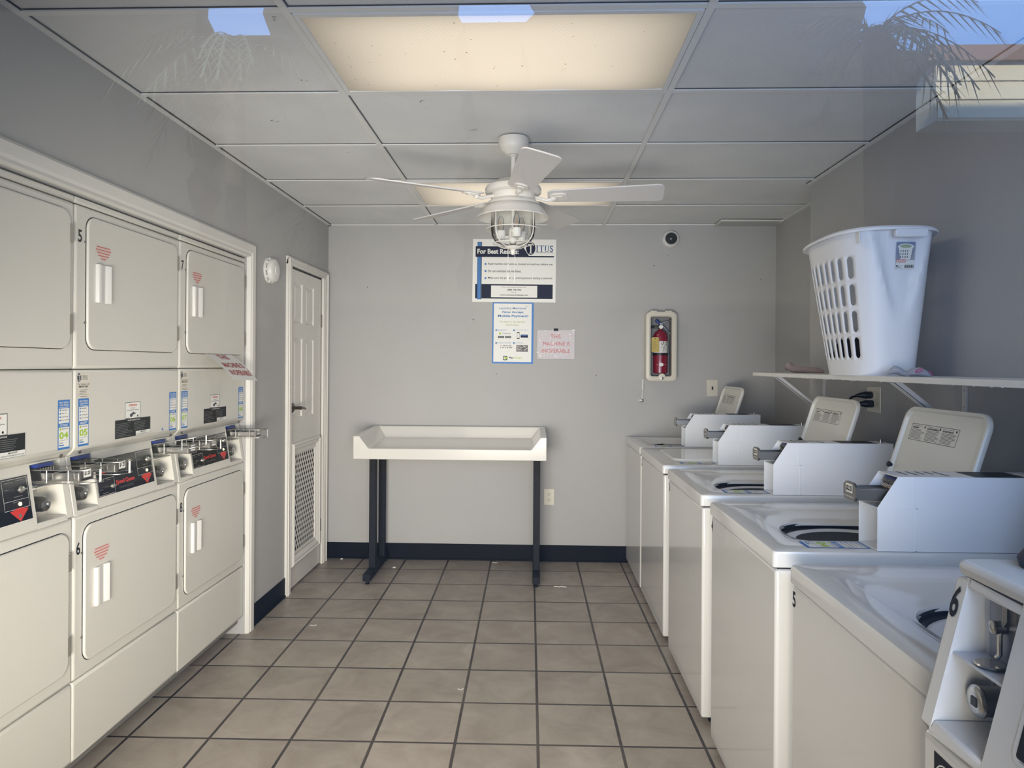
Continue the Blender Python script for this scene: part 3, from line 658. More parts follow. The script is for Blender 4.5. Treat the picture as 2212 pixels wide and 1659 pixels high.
    b = MB(); b.box(cx - .036, cx + .036, .236, .376, 1.052, 1.056); b.box(cx - .036, cx - .033, .236, .376, 1.056, 1.084); b.box(cx + .033, cx + .036, .236, .376, 1.056, 1.084); b.box(cx - .033, cx + .033, .242, .376, 1.072, 1.078)
    sl = b.obj('coin_slide', cb, steel, bevel=.001)
    F = Flat(.2295, .0006); F.use(steel); F.prism([(cx - .037, 1.058), (cx - .030, 1.048), (cx + .030, 1.048), (cx + .037, 1.058), (cx + .037, 1.088), (cx + .022, 1.098), (cx - .022, 1.098), (cx - .037, 1.088)], 'y', .230, .237)
    F.L(0).rect(cx - .021, 1.068, cx + .021, 1.093, white_p); F.L(1).text('$2.25', cx - .017, 1.072, cx + .017, 1.088, black_p, .04)
    for k in range(8): F.L(0).rect(cx - .027 + k * .007, 1.055, cx - .024 + k * .007, 1.060, white_p)
    F.obj('price_plate', sl)
    b = MB(); b.lathe([(.018, 0), (.018, -.030), (.014, -.033), (.003, -.032)], (cx - .012, .385, .985), 18, 'y'); b.obj('coin_box_lock', cb, chrome, smooth=True)
    b = MB(); b.lathe([(.009, 0), (.009, .006), (.004, .007), (.004, .012), (.0015, .013)], (cx, .725, 1.122), 14); b.obj('service_lock', cb, chrome, smooth=True)
    F = Flat(0, .0004); F.M = Matrix.Translation((0, 0, 1.1225)) @ Matrix.Rotation(-PI / 2, 4, 'X')
    F.rect(c0 + .008, .55, c1 - .006, .69, black_p); F.lines(c0 + .01, .37, c1 - .02, .50, 5, grey_p, .3, .5); F.obj('top_decal', cb)
    F = Flat(0, .0004); F.M = Matrix.Translation((0, 0, .9161)) @ Matrix.Rotation(-PI / 2, 4, 'X')
    pay_sticker(F, w - .112, .105, .072, .200, pay); F.obj('pay_sticker', t)
    if num:
        F = Flat(.0032); F.text(num, .008, .808, .028, .848, black_p, .02); F.obj('machine_number', t)
    return t
make_washer(5.000, .665, None, 'farthest white top-load washer, lid up, tucked against the back wall', 'open', '01')
make_washer(4.300, .742, '2', 'white top-load washer with its lid closed, second from the back wall', 'closed', '02')
make_washer(3.432, .690, '3', 'white top-load washer numbered 3, lid up in front of the wall plugs', 'open', '03')
make_washer(2.612, .697, '4', 'white top-load washer numbered 4, lid up and large coin box at right', 'open', '04')
make_washer(1.800, .692, '5', 'white top-load washer numbered 5, next to the front-loading washer', 'open', '05')

# front-loading washer with raised control panel, nearest the window
t = thing('front_load_washer', 'white front-loading washer numbered 6, cut off at the lower right corner', 'washer', (.610, 1.105, 0), -PI / 2)
w = .69; D = .80
def yq(z): return -.002 + (z - .868) / .232 * .058
b = MB(); b.box(.004, w - .004, 0, D, .03, .862); b.obj('cabinet', t, enamel_w, bevel=.012, seg=4)
b = MB(); b.box(.012, w - .012, .012, D - .01, .860, .870); b.obj('front_gap', t, dark_gap)
b = MB()
def slab6(a, c, z0, z1, back=.30): b.prism([(yq(z0), z0), (yq(z1), z1), (back, z1), (back, z0)], 'x', a, c)
slab6(0, .030, .868, 1.096); slab6(.152, w, .868, 1.096); slab6(.030, .152, .868, .884); slab6(.030, .152, 1.084, 1.096)
b.box(0, w, .30, D, .868, 1.096)
b.obj('control_housing', t, enamel_w, bevel=.006, seg=3)
b = MB(); b.prism(rr(-.002, w + .002, yq(1.10) - .004, D, .02, 5), 'z', 1.100, 1.124); b.obj('top_panel', t, enamel_w, bevel=.010, seg=4)
b = MB(); b.prism([(.088, .880), (.088, .985), (yq(.985) + .004, .985), (yq(.989) + .004, .989), (.080, .989), (.080, 1.088), (.10, 1.088), (.10, .880)], 'x', .027, .155); b.obj('bay_plate', t, mat('bay_steel_paint', (196, 198, 204), .35))
b = MB(); b.box(.052, .152, .072, .081, .992, 1.084); cp = b.obj('coin_plate', t, mat('coin_plate_grey', (120, 120, 124), .35, metal=.6), bevel=.002)
F = Flat(.0716, .0004); F.use(black_p); F.frame(.112, 1.055, .145, 1.078, .0008, black_p); F.text('25\u00a2', .119, 1.061, .138, 1.072, black_p, .02); F.obj('coin_mark', cp)
b = MB(); b.tube([(.092, .069, 1.084), (.092, .069, 1.058), (.090, .067, 1.052), (.088, .064, 1.046), (.088, .064, 1.008), (.084, .062, 1.002)], .0036, 8); b.lathe([(.0095, 0), (.0095, -.014), (.007, -.016)], (.084, .070, 1.046), 16, 'y'); b.lathe([(.019, 0), (.021, .002), (.019, .004)], (.086, .052, .991), 20); b.obj('coin_return', cp, chrome, smooth=True)
b = MB(); b.lathe([(.0215, 0), (.0215, -.036), (.023, -.038), (.023, -.042), (.020, -.045), (.016, -.046), (.004, -.046)], (.066, .088, .930), 28, 'y'); lk = b.obj('coin_box_lock', t, chrome, smooth=True)
b = MB(); b.box(.060, .072, .0405, .044, .923, .936); b.obj('key_slot', lk, black_pl)
b = MB(); b.box(.046, .150, .082, .0885, .890, .982); b.obj('lock_plate', t, steel, bevel=.002)
a6 = -math.atan(.058 / .232); zb = .916
F = Flat(0, .0004); F.M = Matrix.Translation((0, yq(zb) - .001, zb)) @ Matrix.Rotation(a6, 4, 'X')
F.L(0).shape(rr(.192, .660, 0, .158, .012, 4), plastic_w); F.L(1).shape(rr(.200, .652, .007, .150, .004, 3), black_p)
for i, s in enumerate(('Wash', 'Cycle', 'Temp')):
    z = .062 - i * .024; F.L(2).text(s, .212, z, .232, z + .006, grey_p); F.rect(.208, z - .009, .245, z - .0082, grey_p)
    F.rect(.250, z - .004, .275, z + .008, grey_p)
F.obj('control_panel', t)
F = Flat(0, .0004); F.M = Matrix.Translation((0, yq(1.036) - .001, 1.036)) @ Matrix.Rotation(a6, 4, 'X'); F.text('6', .004, 0, .024, .050, black_p, .025); F.obj('machine_number', t)
F = Flat(-.0006, .0004); F.rect(.040, .770, .098, .842, black_p); n = 16
for i in range(n):
    a0_ = PI * .02 + PI * .96 * i / n; a1_ = PI * .02 + PI * .96 * (i + 1) / n
    F.L(1).shape([(.069 + .027 * math.cos(a0_), .802 + .030 * math.sin(a0_)), (.069 + .027 * math.cos(a1_), .802 + .030 * math.sin(a1_)), (.069 + .025 * math.cos(a1_), .802 + .028 * math.sin(a1_)), (.069 + .025 * math.cos(a0_), .802 + .028 * math.sin(a0_))], white_p)
F.text('energy', .043, .803, .075, .815, white_p, 0, True, skew=.2)
st = []
for i in range(10): r_ = .011 if i % 2 == 0 else .0045; st.append((.083 + r_ * math.sin(2 * PI * i / 10), .806 + r_ * math.cos(2 * PI * i / 10)))
for i in range(10): p, q_ = st[i], st[(i + 1) % 10]; F.shape([p, q_, (.083 + (q_[0] - .083) * .8, .806 + (q_[1] - .806) * .8), (.083 + (p[0] - .083) * .8, .806 + (p[1] - .806) * .8)], white_p)
F.rect(.042, .7885, .096, .7895, white_p); F.text('ENERGY STAR', .044, .774, .094, .785, white_p, .02); F.obj('efficiency_sticker', t)
b = MB(); b.lathe([(.265, 0), (.27, -.012), (.255, -.028), (.235, -.030), (.22, -.02), (.17, -.012), (.001, -.03)], (.345, .002, .46), 36, 'y'); b.obj('door', t, mat('door_dark_grey', (60, 62, 68), .2), smooth=True)
b = MB(); b.lathe([(.055, 0), (.058, .012), (.050, .024), (.02, .028), (.001, .029)], (.065, .173, 1.124), 24)
o = b.obj('round_cap', None, mat('dark_navy_rubber', (24, 28, 52), .6), smooth=True)
o.location = (.610, 1.105, 0); o.rotation_euler = (0, 0, -PI / 2); tag(o, 'dark navy round object lying on top of the front-loading washer', 'cap')
# ------------------------------------------------------------------ folding table
t = thing('folding_table', 'white tray-topped laundry folding table on black steel legs', 'table', (0, 0, 0))
X0, X1, Y0, Y1, ZB = -1.162, .079, 4.38, 4.985, .815
def zf(y): return .884 + (y - Y0) * .035
def zr(y): return .963 + (y - Y0) * .028
b = MB()
v = lambda x, y, z: (x, y, z)
r0, r1, f0 = zr(Y0), zr(Y1), .884
a_, c_ = .038, .098
b.poly([v(X0, Y0, ZB), v(X1, Y0, ZB), v(X1, Y0, r0), v(X1 - a_, Y0, r0), v(X1 - c_, Y0, f0), v(X0 + c_, Y0, f0), v(X0 + a_, Y0, r0), v(X0, Y0, r0)])
yt, yb_ = Y1 - .035, Y1 - .085
for s in (0, 1):
    xo, xa, xc = (X0, X0 + a_, X0 + c_) if s == 0 else (X1, X1 - a_, X1 - c_)
    b.poly([v(xo, Y0, ZB), v(xo, Y0, r0), v(xo, Y1, r1), v(xo, Y1, ZB)])
    b.poly([v(xo, Y0, r0), v(xa, Y0, r0), v(xa, yt, zr(yt)), v(xo, Y1, r1)])
    b.poly([v(xa, Y0, r0), v(xc, Y0, f0), v(xc, yb_, zf(yb_)), v(xa, yt, zr(yt))])
b.poly([v(X0, Y1, r1), v(X0 + a_, yt, zr(yt)), v(X1 - a_, yt, zr(yt)), v(X1, Y1, r1)])
b.poly([v(X0 + a_, yt, zr(yt)), v(X0 + c_, yb_, zf(yb_)), v(X1 - c_, yb_, zf(yb_)), v(X1 - a_, yt, zr(yt))])
b.poly([v(X0 + c_, Y0, f0), v(X1 - c_, Y0, f0), v(X1 - c_, yb_, zf(yb_)), v(X0 + c_, yb_, zf(yb_))])
b.poly([v(X0, Y1, ZB), v(X0, Y1, r1), v(X1, Y1, r1), v(X1, Y1, ZB)]); b.poly([v(X0, Y0, ZB), v(X0, Y1, ZB), v(X1, Y1, ZB), v(X1, Y0, ZB)])
b.obj('table_top', t, table_m, bevel=.004, seg=3, angle=20)
for lx in (-1.078, .018):
    b = MB(); b.box(lx - .024, lx + .024, 4.405, 4.985, .022, .066); bm_ = b.obj('foot_beam', t, black_mt, bevel=.002)
    for fy in (4.43, 4.96):
        b = MB(); b.lathe([(.014, 0), (.014, .006), (.006, .009), (.005, .024)], (lx, fy, 0), 14); b.obj('levelling_foot', bm_, black_pl, smooth=True)
    for ly in (4.585, 4.865):
        b = MB(); b.box(lx - .0225, lx + .0225, ly - .0225, ly + .0225, .062, ZB + .001); b.obj('leg', t, black_mt, bevel=.003)

# ------------------------------------------------------------------ ceiling lights
for i, y0 in enumerate((1.9617, 1.9617 + 3 * .61)):
    x0, x1, y1 = -.726 + .012, .494 - .012, y0 + .61 - .012; ya = y0 + .012
    cx, cy = (x0 + x1) / 2, (ya + y1) / 2
    t = thing('ceiling_light', ('large lit ceiling light panel nearest the window', 'lit ceiling light panel behind the fan')[i], 'ceiling light', (cx, cy, ZC), 0, 'fluorescent ceiling panels')
    b = MB(); hx, hy = (x1 - x0) / 2, (y1 - ya) / 2
    def lo(o, z): return [(-hx + o, -hy + o, z), (hx - o, -hy + o, z), (hx - o, hy - o, z), (-hx + o, hy - o, z)]
    b.loft([lo(.003, .0066), lo(.003, -.004), lo(.020, -.004), lo(.022, .002)], False, False); b.obj('frame', t, grid_m)
    b = MB(); n = 24; zs = []
    for k in range(n + 1):
        x = -hx + .021 + (2 * hx - .042) * k / n
        zs.append((x, -.0005 - .0035 * abs(math.sin(PI * 3 * k / n))))
    A = [b.v((x, -hy + .021, z * .3)) for x, z in zs]; Bq = [b.v((x, hy - .021, z)) for x, z in zs]
    for k in range(n): b.face([A[k], A[k + 1], Bq[k + 1], Bq[k]])
    df = b.obj('diffuser', t, diff_m, smooth=True)
    b = MB(); rb = random.Random(12 + i)
    for k in range(34 if i == 0 else 8):
        x, y, s_ = rb.uniform(-.56, .56), rb.uniform(-.25, .25), rb.uniform(.0015, .0035); a = rb.uniform(0, PI)
        b.poly([(x + s_ * math.cos(a + q) * (1 if q % 2 else .5), y + s_ * math.sin(a + q), -.0047) for q in (0, 1.3, 2.6, 3.9, 5.2)])
    b.obj('dust_speck', df, mat('dust_brown', (150, 128, 104), .9))
    l = bpy.data.lights.new('tube_light', 'AREA'); l.shape = 'RECTANGLE'; l.size = 1.1; l.size_y = .5; l.energy = 3.0; l.color = (1.0, .92, .80)
    lo_ = bpy.data.objects.new('tube_light', l); C.objects.link(lo_); lo_.parent = t; lo_.location = (0, 0, -.012)

# ------------------------------------------------------------------ ceiling fan
FX, FY = -.101, 3.09
t = thing('ceiling_fan', 'white five-blade ceiling fan with caged lantern light', 'ceiling fan', (FX, FY, ZC), 0)
z_ = lambda z: z - ZC
b = MB(); b.lathe([(.068, -.001), (.069, -.02), (.067, -.038), (.055, -.058), (.036, -.070), (.034, -.074), (.016, -.076)], n=32); b.obj('canopy', t, fan_m, smooth=True)
b = MB(); b.lathe([(.019, -.074), (.019, -.080), (.0115, -.083), (.0115, z_(2.255)), (.018, z_(2.25))], n=16); b.obj('downrod', t, fan_m, smooth=True)
b = MB(); b.lathe([(.020, z_(2.262)), (.05, z_(2.258)), (.085, z_(2.245)), (.104, z_(2.228)), (.122, z_(2.222)), (.127, z_(2.212)), (.126, z_(2.196)), (.115, z_(2.190)), (.103, z_(2.190))], n=40); b.obj('motor_housing', t, fan_m, smooth=True)
b = MB(); b.lathe([(.100, z_(2.192)), (.100, z_(2.162)), (.106, z_(2.158)), (.118, z_(2.148)), (.120, z_(2.141)), (.112, z_(2.138))], n=40); b.obj('switch_housing', t, fan_m, smooth=True)
b = MB(); b.lathe([(.111, z_(2.139)), (.126, z_(2.132)), (.140, z_(2.116)), (.150, z_(2.098)), (.158, z_(2.090)), (.161, z_(2.086)), (.159, z_(2.083)), (.154, z_(2.087)), (.145, z_(2.097)), (.130, z_(2.118)), (.11, z_(2.13)), (.02, z_(2.133))], n=48, cap=False); sh = b.obj('light_shade', t, fan_m, smooth=True)
b = MB()
prof = [(.116, 2.10), (.117, 2.035), (.114, 2.005), (.103, 1.985), (.083, 1.966), (.055, 1.955), (.036, 1.952)]
for k in range(4):
    a = PI / 4 + k * PI / 2 + .12
    b.tube([(r * math.cos(a), r * math.sin(a), z_(z)) for r, z in prof], .0024, 6)
for r, z in ((.120, 2.032), (.089, 1.969)):
    b.tube([(r * math.cos(2 * PI * i / 40), r * math.sin(2 * PI * i / 40), z_(z)) for i in range(40)], .0024, 6, True)
b.obj('lantern_cage', t, fan_m, smooth=True)
b = MB(); b.lathe([(.098, z_(2.11)), (.100, z_(2.03)), (.095, z_(2.0)), (.080, z_(1.978)), (.05, z_(1.963)), (.02, z_(1.958))], n=36, cap=False)
gl = bpy.data.materials.new('thin_glass'); gl.use_nodes = True; nt = gl.node_tree; nt.nodes.clear()
ot = nt.nodes.new('ShaderNodeOutputMaterial'); mx = nt.nodes.new('ShaderNodeMixShader'); tr = nt.nodes.new('ShaderNodeBsdfTransparent'); gs = nt.nodes.new('ShaderNodeBsdfGlossy'); fr = nt.nodes.new('ShaderNodeFresnel')
fr.inputs[0].default_value = 1.5; gs.inputs['Roughness'].default_value = 0.0; tr.inputs[0].default_value = (.97, .98, .98, 1)
fr.inputs[0].default_value = 1.18
nt.links.new(fr.outputs[0], mx.inputs[0]); nt.links.new(tr.outputs[0], mx.inputs[1]); nt.links.new(gs.outputs[0], mx.inputs[2]); nt.links.new(mx.outputs[0], ot.inputs[0])
b.obj('glass_jar', t, gl, smooth=True)
b = MB(); b.lathe([(.036, z_(1.957)), (.038, z_(1.953)), (.034, z_(1.949)), (.018, z_(1.944)), (.011, z_(1.941)), (.013, z_(1.936)), (.010, z_(1.926)), (.005, z_(1.919)), (.001, z_(1.918))], n=20); b.lathe([(.008, z_(2.13)), (.008, z_(2.04)), (.016, z_(2.036)), (.020, z_(2.02)), (.020, z_(1.99)), (.01, z_(1.957))], n=16); b.obj('center_stem', t, fan_m, smooth=True)
for k in range(3):
    a = -PI / 2 + math.radians(18) + k * 2 * PI / 3; x, y = .056 * math.cos(a), .056 * math.sin(a)
    b = MB(); b.lathe([(.0215, z_(1.990)), (.022, z_(2.028)), (.020, z_(2.030)), (.012, z_(2.030))], (x, y, 0), 18); b.tube([(0, 0, z_(2.0)), (x, y, z_(2.0))], .006, 8); so = b.obj('lamp_socket', t, fan_m, smooth=True)
    b = MB(); b.lathe([(.009, z_(2.030)), (.0125, z_(2.045)), (.015, z_(2.060)), (.0125, z_(2.078)), (.006, z_(2.094)), (.001, z_(2.099))], (x, y, 0), 14, cap=False); bu = b.obj('candle_bulb', so, gl, smooth=True)
    b = MB(); b.tube([(x - .004, y, z_(2.035)), (x - .004, y, z_(2.068)), (x, y, z_(2.078)), (x + .004, y, z_(2.068)), (x + .004, y, z_(2.035))], .0011, 5); b.obj('filament', bu, mat('filament_orange', (214, 150, 90), .4))
for a, L_ in ((PI * 1.18, 1.80), (-.2, 1.795)):
    x, y = .010 * math.cos(a) - (.012 if a > 1 else 0), -.02
    b = MB(); b.tube([(x, y, z_(1.93 if a < 1 else 1.955)), (x, y, z_(L_ + .03))], .0009, 5); b.lathe([(.001, z_(L_ + .03)), (.0035, z_(L_ + .022)), (.003, z_(L_))], (x, y, 0), 8); b.obj('pull_chain', t, mat('chain_white', (230, 228, 222), .4))
def blade(ang):
    b = MB(); M = Matrix.Rotation(ang, 4, 'Z') @ Matrix.Translation((0, 0, z_(2.178))) @ Matrix.Rotation(math.radians(-13), 4, 'X'); b.M = M
    o = []; n = 8
    R0, R1 = .155, .665
    for i in range(n + 1): a = -PI / 2 + PI * i / n; o.append((R1 - .03 + .03 * math.cos(a), (.076 - .03) * (1 if i > n / 2 else -1 if i < n / 2 else 0) + .03 * math.sin(a)))
    for i in range(n + 1): a = PI / 2 + PI * i / n; o.append((R0 + .035 + .035 * math.cos(a), (.055 - .035) * (1 if i < n / 2 else -1 if i > n / 2 else 0) + .035 * math.sin(a)))
    b.prism(o, 'z', -.003, .003); bl = b.obj('fan_blade', t, fan_blade_m, bevel=.0015)
    b = MB(); b.M = M
    b.tube([(.098, 0, -.004), (.125, 0, -.012), (.15, 0, -.020), (.175, 0, -.018), (.19, 0, -.010)], [.007, .0075, .008, .010, .009], 8)
    b.prism(rr(.165, .245, -.032, .032, .028, 5), 'z', -.010, -.003); b.lathe([(.012, -.024), (.013, -.012), (.010, -.008)], (.178, 0, 0), 12); b.prism(rr(.19, .225, -.018, .018, .01, 3), 'z', -.014, -.009)
    b.obj('blade_iron', bl, fan_m, smooth=True)
for k in range(5): blade(math.radians(-7 + 72 * k))

# ------------------------------------------------------------------ things on the back wall
# large instruction board
t = MB(); F = Flat(-.0035, .0004)
w, h = .606, .458
F.use(white_p); F.box(0, w, -.003, 0, 0, h)
bar = mat('poster_blue', (44, 110, 176), .45)
F.L(0).rect(.036, h * .04, .060, h * .955, bar); F.rect(.060, h * .04, .0635, h * .955, navy_p); F.rect(.0645, h * .04, .0665, h * .955, navy_p); F.rect(.0335, h * .04, .036, h * .955, navy_p)
F.L(1).rect(.020, h * .715, w * .56, h * .885, navy_p); F.shape([(w * .56, h * .715), (w * .675, h * .715), (w * .675, h * .737), (w * .60, h * .885), (w * .56, h * .885)], navy_p)
F.rect(w * .675, h * .715, w * .975, h * .737, navy_p); F.L(0).rect(.0665, h * .055, w * .965, h * .285, navy_p); F.rect(.020, h * .055, .0335, h * .285, navy_p)
F.L(2).text('For Best Results:', .033, h * .765, .335, h * .845, white_p, .03)
F.L(1); titus_word(F, w * .64, h * .775, h * .165, navy_p, mat('titus_blue', (48, 84, 140), .5), 1.12)
F.text('Commercial Laundry', w * .755, h * .782, w * .965, h * .800, navy_p, .01, skew=.2)
for i, (s, x1_) in enumerate((('Read machine instructions, located on machine, before use.', .965), ('Do not overload the machines.', .585), ('Make sure the proper cycle/temperature setting is selected.', .962))):
    z = h * (.585 - i * .112); F.disc(w * .155, z + h * .018, .0075, bar); F.text(s, w * .185, z, w * x1_, z + h * .040, black_p, .006)
F.L(1).rect(w * .225, h * .075, w * .78, h * .262, white_p)
F.L(2).text('If you need assistance please call', w * .36, h * .225, w * .64, h * .248, black_p); F.text('(888) 308-7065', w * .42, h * .178, w * .59, h * .208, black_p, .02)
F.text('Or Visit', w * .47, h * .145, w * .53, h * .163, black_p); F.text('www.CoinLaundryEquip.com', w * .33, h * .095, w * .67, h * .128, black_p, .012)
o = F.obj('instruction_sign'); o.location = (-.458, YB - .0005, 1.885); o.rotation_euler = (0, math.radians(.4), 0); tag(o, 'blue and white FOR BEST RESULTS instruction sign high on back wall', 'sign')
# mobile payment poster
F = Flat(-.0012, .0004); w, h = .300, .444; F.use(blue_p); F.box(0, w, -.001, 0, 0, h)
F.L(0).rect(.010, .012, w - .014, h - .007, white_p)
pb = mat('poster_text_blue', (56, 112, 176), .5); pg = mat('poster_text_green', (172, 180, 120), .5)
F.L(1).text('Laundry Machines', w * .17, h * .882, w * .82, h * .924, pb, .012); F.text('Now Accept', w * .24, h * .818, w * .76, h * .862, pb, .03); F.text('Mobile Payment!', w * .13, h * .752, w * .87, h * .802, pb, .03)
F.text("It's easy to get started.", w * .18, h * .665, w * .80, h * .700, pg, .02); F.text("Here's how.", w * .33, h * .620, w * .65, h * .650, pg, .02)
for i, (x, z) in enumerate(((.10, .545), (.53, .545), (.10, .335), (.53, .335))):
    F.L(1).disc(w * x, h * z, .0075, pb, n=14); F.L(2).text('1234'[i], w * x - .002, h * z - .0035, w * x + .002, h * z + .0035, white_p)
    F.L(1); F.text(('Download the free', 'Launch app and sign up', 'Add funds via credit, debit', 'Simply tap to')[i], w * (x + .04), h * (z + .002), w * (x + (.26, .34, .36, .20)[i]), h * (z + .016), pb)
    if i != 1: F.text(('PayRange app', '', 'card, Apple or Android Pay', 'pay at machine')[i], w * (x + .04), h * (z - .016), w * (x + (.22, 0, .35, .24)[i]), h * (z - .004), pb)
F.disc(w * .19, h * .49, .008, green_p); F.text('PayRange', w * .25, h * .482, w * .45, h * .502, navy_p)
F.rect(w * .14, h * .418, w * .29, h * .448, black_p); F.rect(w * .31, h * .418, w * .46, h * .448, black_p); F.L(2).text('App Store', w * .155, h * .426, w * .275, h * .440, white_p); F.text('Google Play', w * .32, h * .426, w * .45, h * .440, white_p)
F.L(1).rect(w * .60, h * .405, w * .665, h * .515, black_p); F.L(2).rect(w * .607, h * .42, w * .658, h * .50, white_p); F.L(1).shape(rr(w * .69, w * .87, h * .428, h * .475, .003, 3), navy_p); F.L(2).rect(w * .70, h * .452, w * .86, h * .465, pb)
for (x, z, ww, m_) in ((.20, .285, .03, red_p), (.27, .285, .05, navy_p), (.34, .287, .04, black_p), (.40, .283, .07, grey_p), (.20, .252, .02, black_p), (.25, .252, .03, navy_p), (.31, .252, .03, grey_p), (.36, .252, .03, navy_p), (.41, .252, .08, grey_p)): F.L(1).rect(w * x, h * z, w * (x + ww), h * (z + .012), m_)
F.L(1).rect(w * .59, h * .195, w * .87, h * .305, grey_p); r_ = random.Random(4)
for i in range(26):
    x = w * r_.uniform(.59, .83); z = h * r_.uniform(.197, .285); F.L(2).rect(x, z, x + w * r_.uniform(.01, .04), z + h * r_.uniform(.006, .02), r_.choice((black_p, white_p, pale_pink, white_p)))
F.L(1).shape(rr(w * .27, w * .375, h * .055, h * .125, .008, 4), navy_p); F.L(2).shape(rr(w * .285, w * .36, h * .066, h * .114, .006, 4), white_p); F.L(3).disc(w * .335, h * .09, .010, green_p)
F.L(1).text('Pay', w * .41, h * .075, w * .51, h * .11, navy_p, .03, skew=.15); F.text('Range', w * .52, h * .075, w * .72, h * .11, green_p, .01, skew=.15)
for i in range(7): F.disc(w * (.80 + .03 * (i % 4)), h * (.955 - .012 * (i % 3)), .002, pb if i % 2 else green_p, n=6)
o = F.obj('payment_poster'); o.location = (-.312, YB - .0005, 1.437); o.rotation_euler = (0, math.radians(.35), 0); tag(o, 'blue-framed MOBILE PAYMENT poster below the large instruction sign', 'poster')
# plastic-sleeved notice with binder clip
t = thing('sleeved_notice', 'pale pink THIS MACHINE IS INOPERABLE notice in crinkled plastic sleeve', 'notice', (.012, YB - .001, 1.465))
w, h = .282, .222
F = Flat(-.0015, .0004); F.use(mat('notice_paper', (208, 200, 204), .6)); F.box(.006, w - .006, -.001, 0, .006, h - .006)
mk2 = mat('faded_red_marker', (204, 104, 98), .6)
F.L(0).text('THIS', w * .36, h * .70, w * .62, h * .83, mk2, .0); F.text('MACHINE IS', w * .17, h * .46, w * .86, h * .59, mk2, .0); F.text('INOPERABLE', w * .14, h * .23, w * .86, h * .36, mk2, .0); F.obj('notice_sheet', t)
b = MB(); n = 26; r_ = random.Random(3); g_ = []
for j in range(n + 1):
    row = []
    for i in range(n + 1):
        e = min(i, n - i, j, n - j); row.append(b.v((w * i / n + (r_.uniform(-.002, .002) if e == 0 else 0), -.005 - r_.uniform(0, .0032 if e < 4 else .0012), h * j / n + (r_.uniform(-.002, .002) if e == 0 else 0))))
    g_.append(row)
for j in range(n):
    for i in range(n): b.face([g_[j][i], g_[j][i + 1], g_[j + 1][i + 1], g_[j + 1][i]])
b.obj('plastic_sleeve', t, gl)
b = MB(); b.prism([(-.010, h - .012), (-.002, h + .006), (.0005, h + .006), (.0005, h - .012)], 'x', w * .5 - .016, w * .5 + .016); cl = b.obj('binder_clip', t, black_pl)
b = MB(); b.tube([(w * .5 - .007, -.003, h + .005), (w * .5 - .009, -.003, h + .016), (w * .5 - .004, -.003, h + .024), (w * .5 + .004, -.003, h + .024), (w * .5 + .009, -.003, h + .016), (w * .5 + .007, -.003, h + .005)], .0013, 6); b.obj('clip_wire', cl, steel)
# security camera dome
t = thing('security_camera', 'white dome security camera with black lens high on back wall', 'security camera', (.975, YB, 2.341))
b = MB(); b.lathe([(.063, 0), (.063, -.012), (.058, -.030), (.048, -.040), (.044, -.038)], n=36, axis='y'); b.obj('housing', t, plastic_w, smooth=True)
b = MB(); b.lathe([(.044, -.034), (.042, -.046), (.032, -.062), (.016, -.071), (.001, -.073)], n=30, axis='y'); b.obj('lens_dome', t, mat('camera_dome', (10, 14, 30), .06), smooth=True)
for a in (2.9, 5.4, 1.2):
    b = MB(); b.lathe([(.003, 0), (.003, -.002)], (.053 * math.cos(a), -.033, .053 * math.sin(a)), 8, 'y'); b.obj('screw', t, black_pl)
# fire extinguisher cabinet
t = thing('extinguisher_cabinet', 'cream plastic fire extinguisher cabinet with clear window on back wall', 'cabinet', (.787, YB, 1.318))
w, h, d_ = .216, .490, .115
b = MB(); n = 6
def lc(o, y, r): return [(p[0], y, p[1]) for p in rr(o, w - o, o, h - o, r, n)]
b.loft([lc(.004, 0, .030), lc(.002, -d_ + .02, .032), lc(.0, -d_ + .018, .034), lc(.0, -d_ + .004, .034), lc(.006, -d_, .032), lc(.024, -d_, .022), lc(.027, -d_ + .006, .020), lc(.032, -d_ + .006, .016), lc(.034, -d_ + .012, .014), lc(.034, -.014, .014), lc(.034, -.012, .014)], False, True)
b.obj('cabinet_shell', t, plastic_i, smooth=True)
b = MB(); b.box(.034, w - .034, -.016, -.0125, .034, h - .034); b.box(.0345, .036, -.09, -.016, .034, h - .034); b.box(w - .036, w - .0345, -.09, -.016, .034, h - .034); b.obj('inner_shade', t, mat('inner_shade_grey', (128, 126, 128), .6))  # grey sheets added inside, interior shade of the cabinet as colour
b = MB(); b.box(w * .14, w * .36, -d_ + .006, -d_ + .016, h - .001, h + .008); b.box(w * .62, w * .84, -d_ + .006, -d_ + .016, h - .001, h + .008); b.obj('hinge_tab', t, plastic_i, bevel=.002)
b = MB(); b.poly([p for p in lc(.033, -d_ + .0115, .014)]); b.obj('clear_window', t, gl)
b = MB(); b.lathe([(.024, -d_ + .010), (.024, -d_ - .002), (.018, -d_ - .004)], (w * .52, 0, .030), 20, 'y'); b.obj('lock_boss', t, plastic_i, smooth=True)
b = MB(); b.lathe([(.010, -d_ - .003), (.010, -d_ - .007), (.004, -d_ - .008), (.003, -d_ - .006)], (w * .52, 0, .020), 16, 'y'); b.obj('cabinet_lock', t, steel, smooth=True)
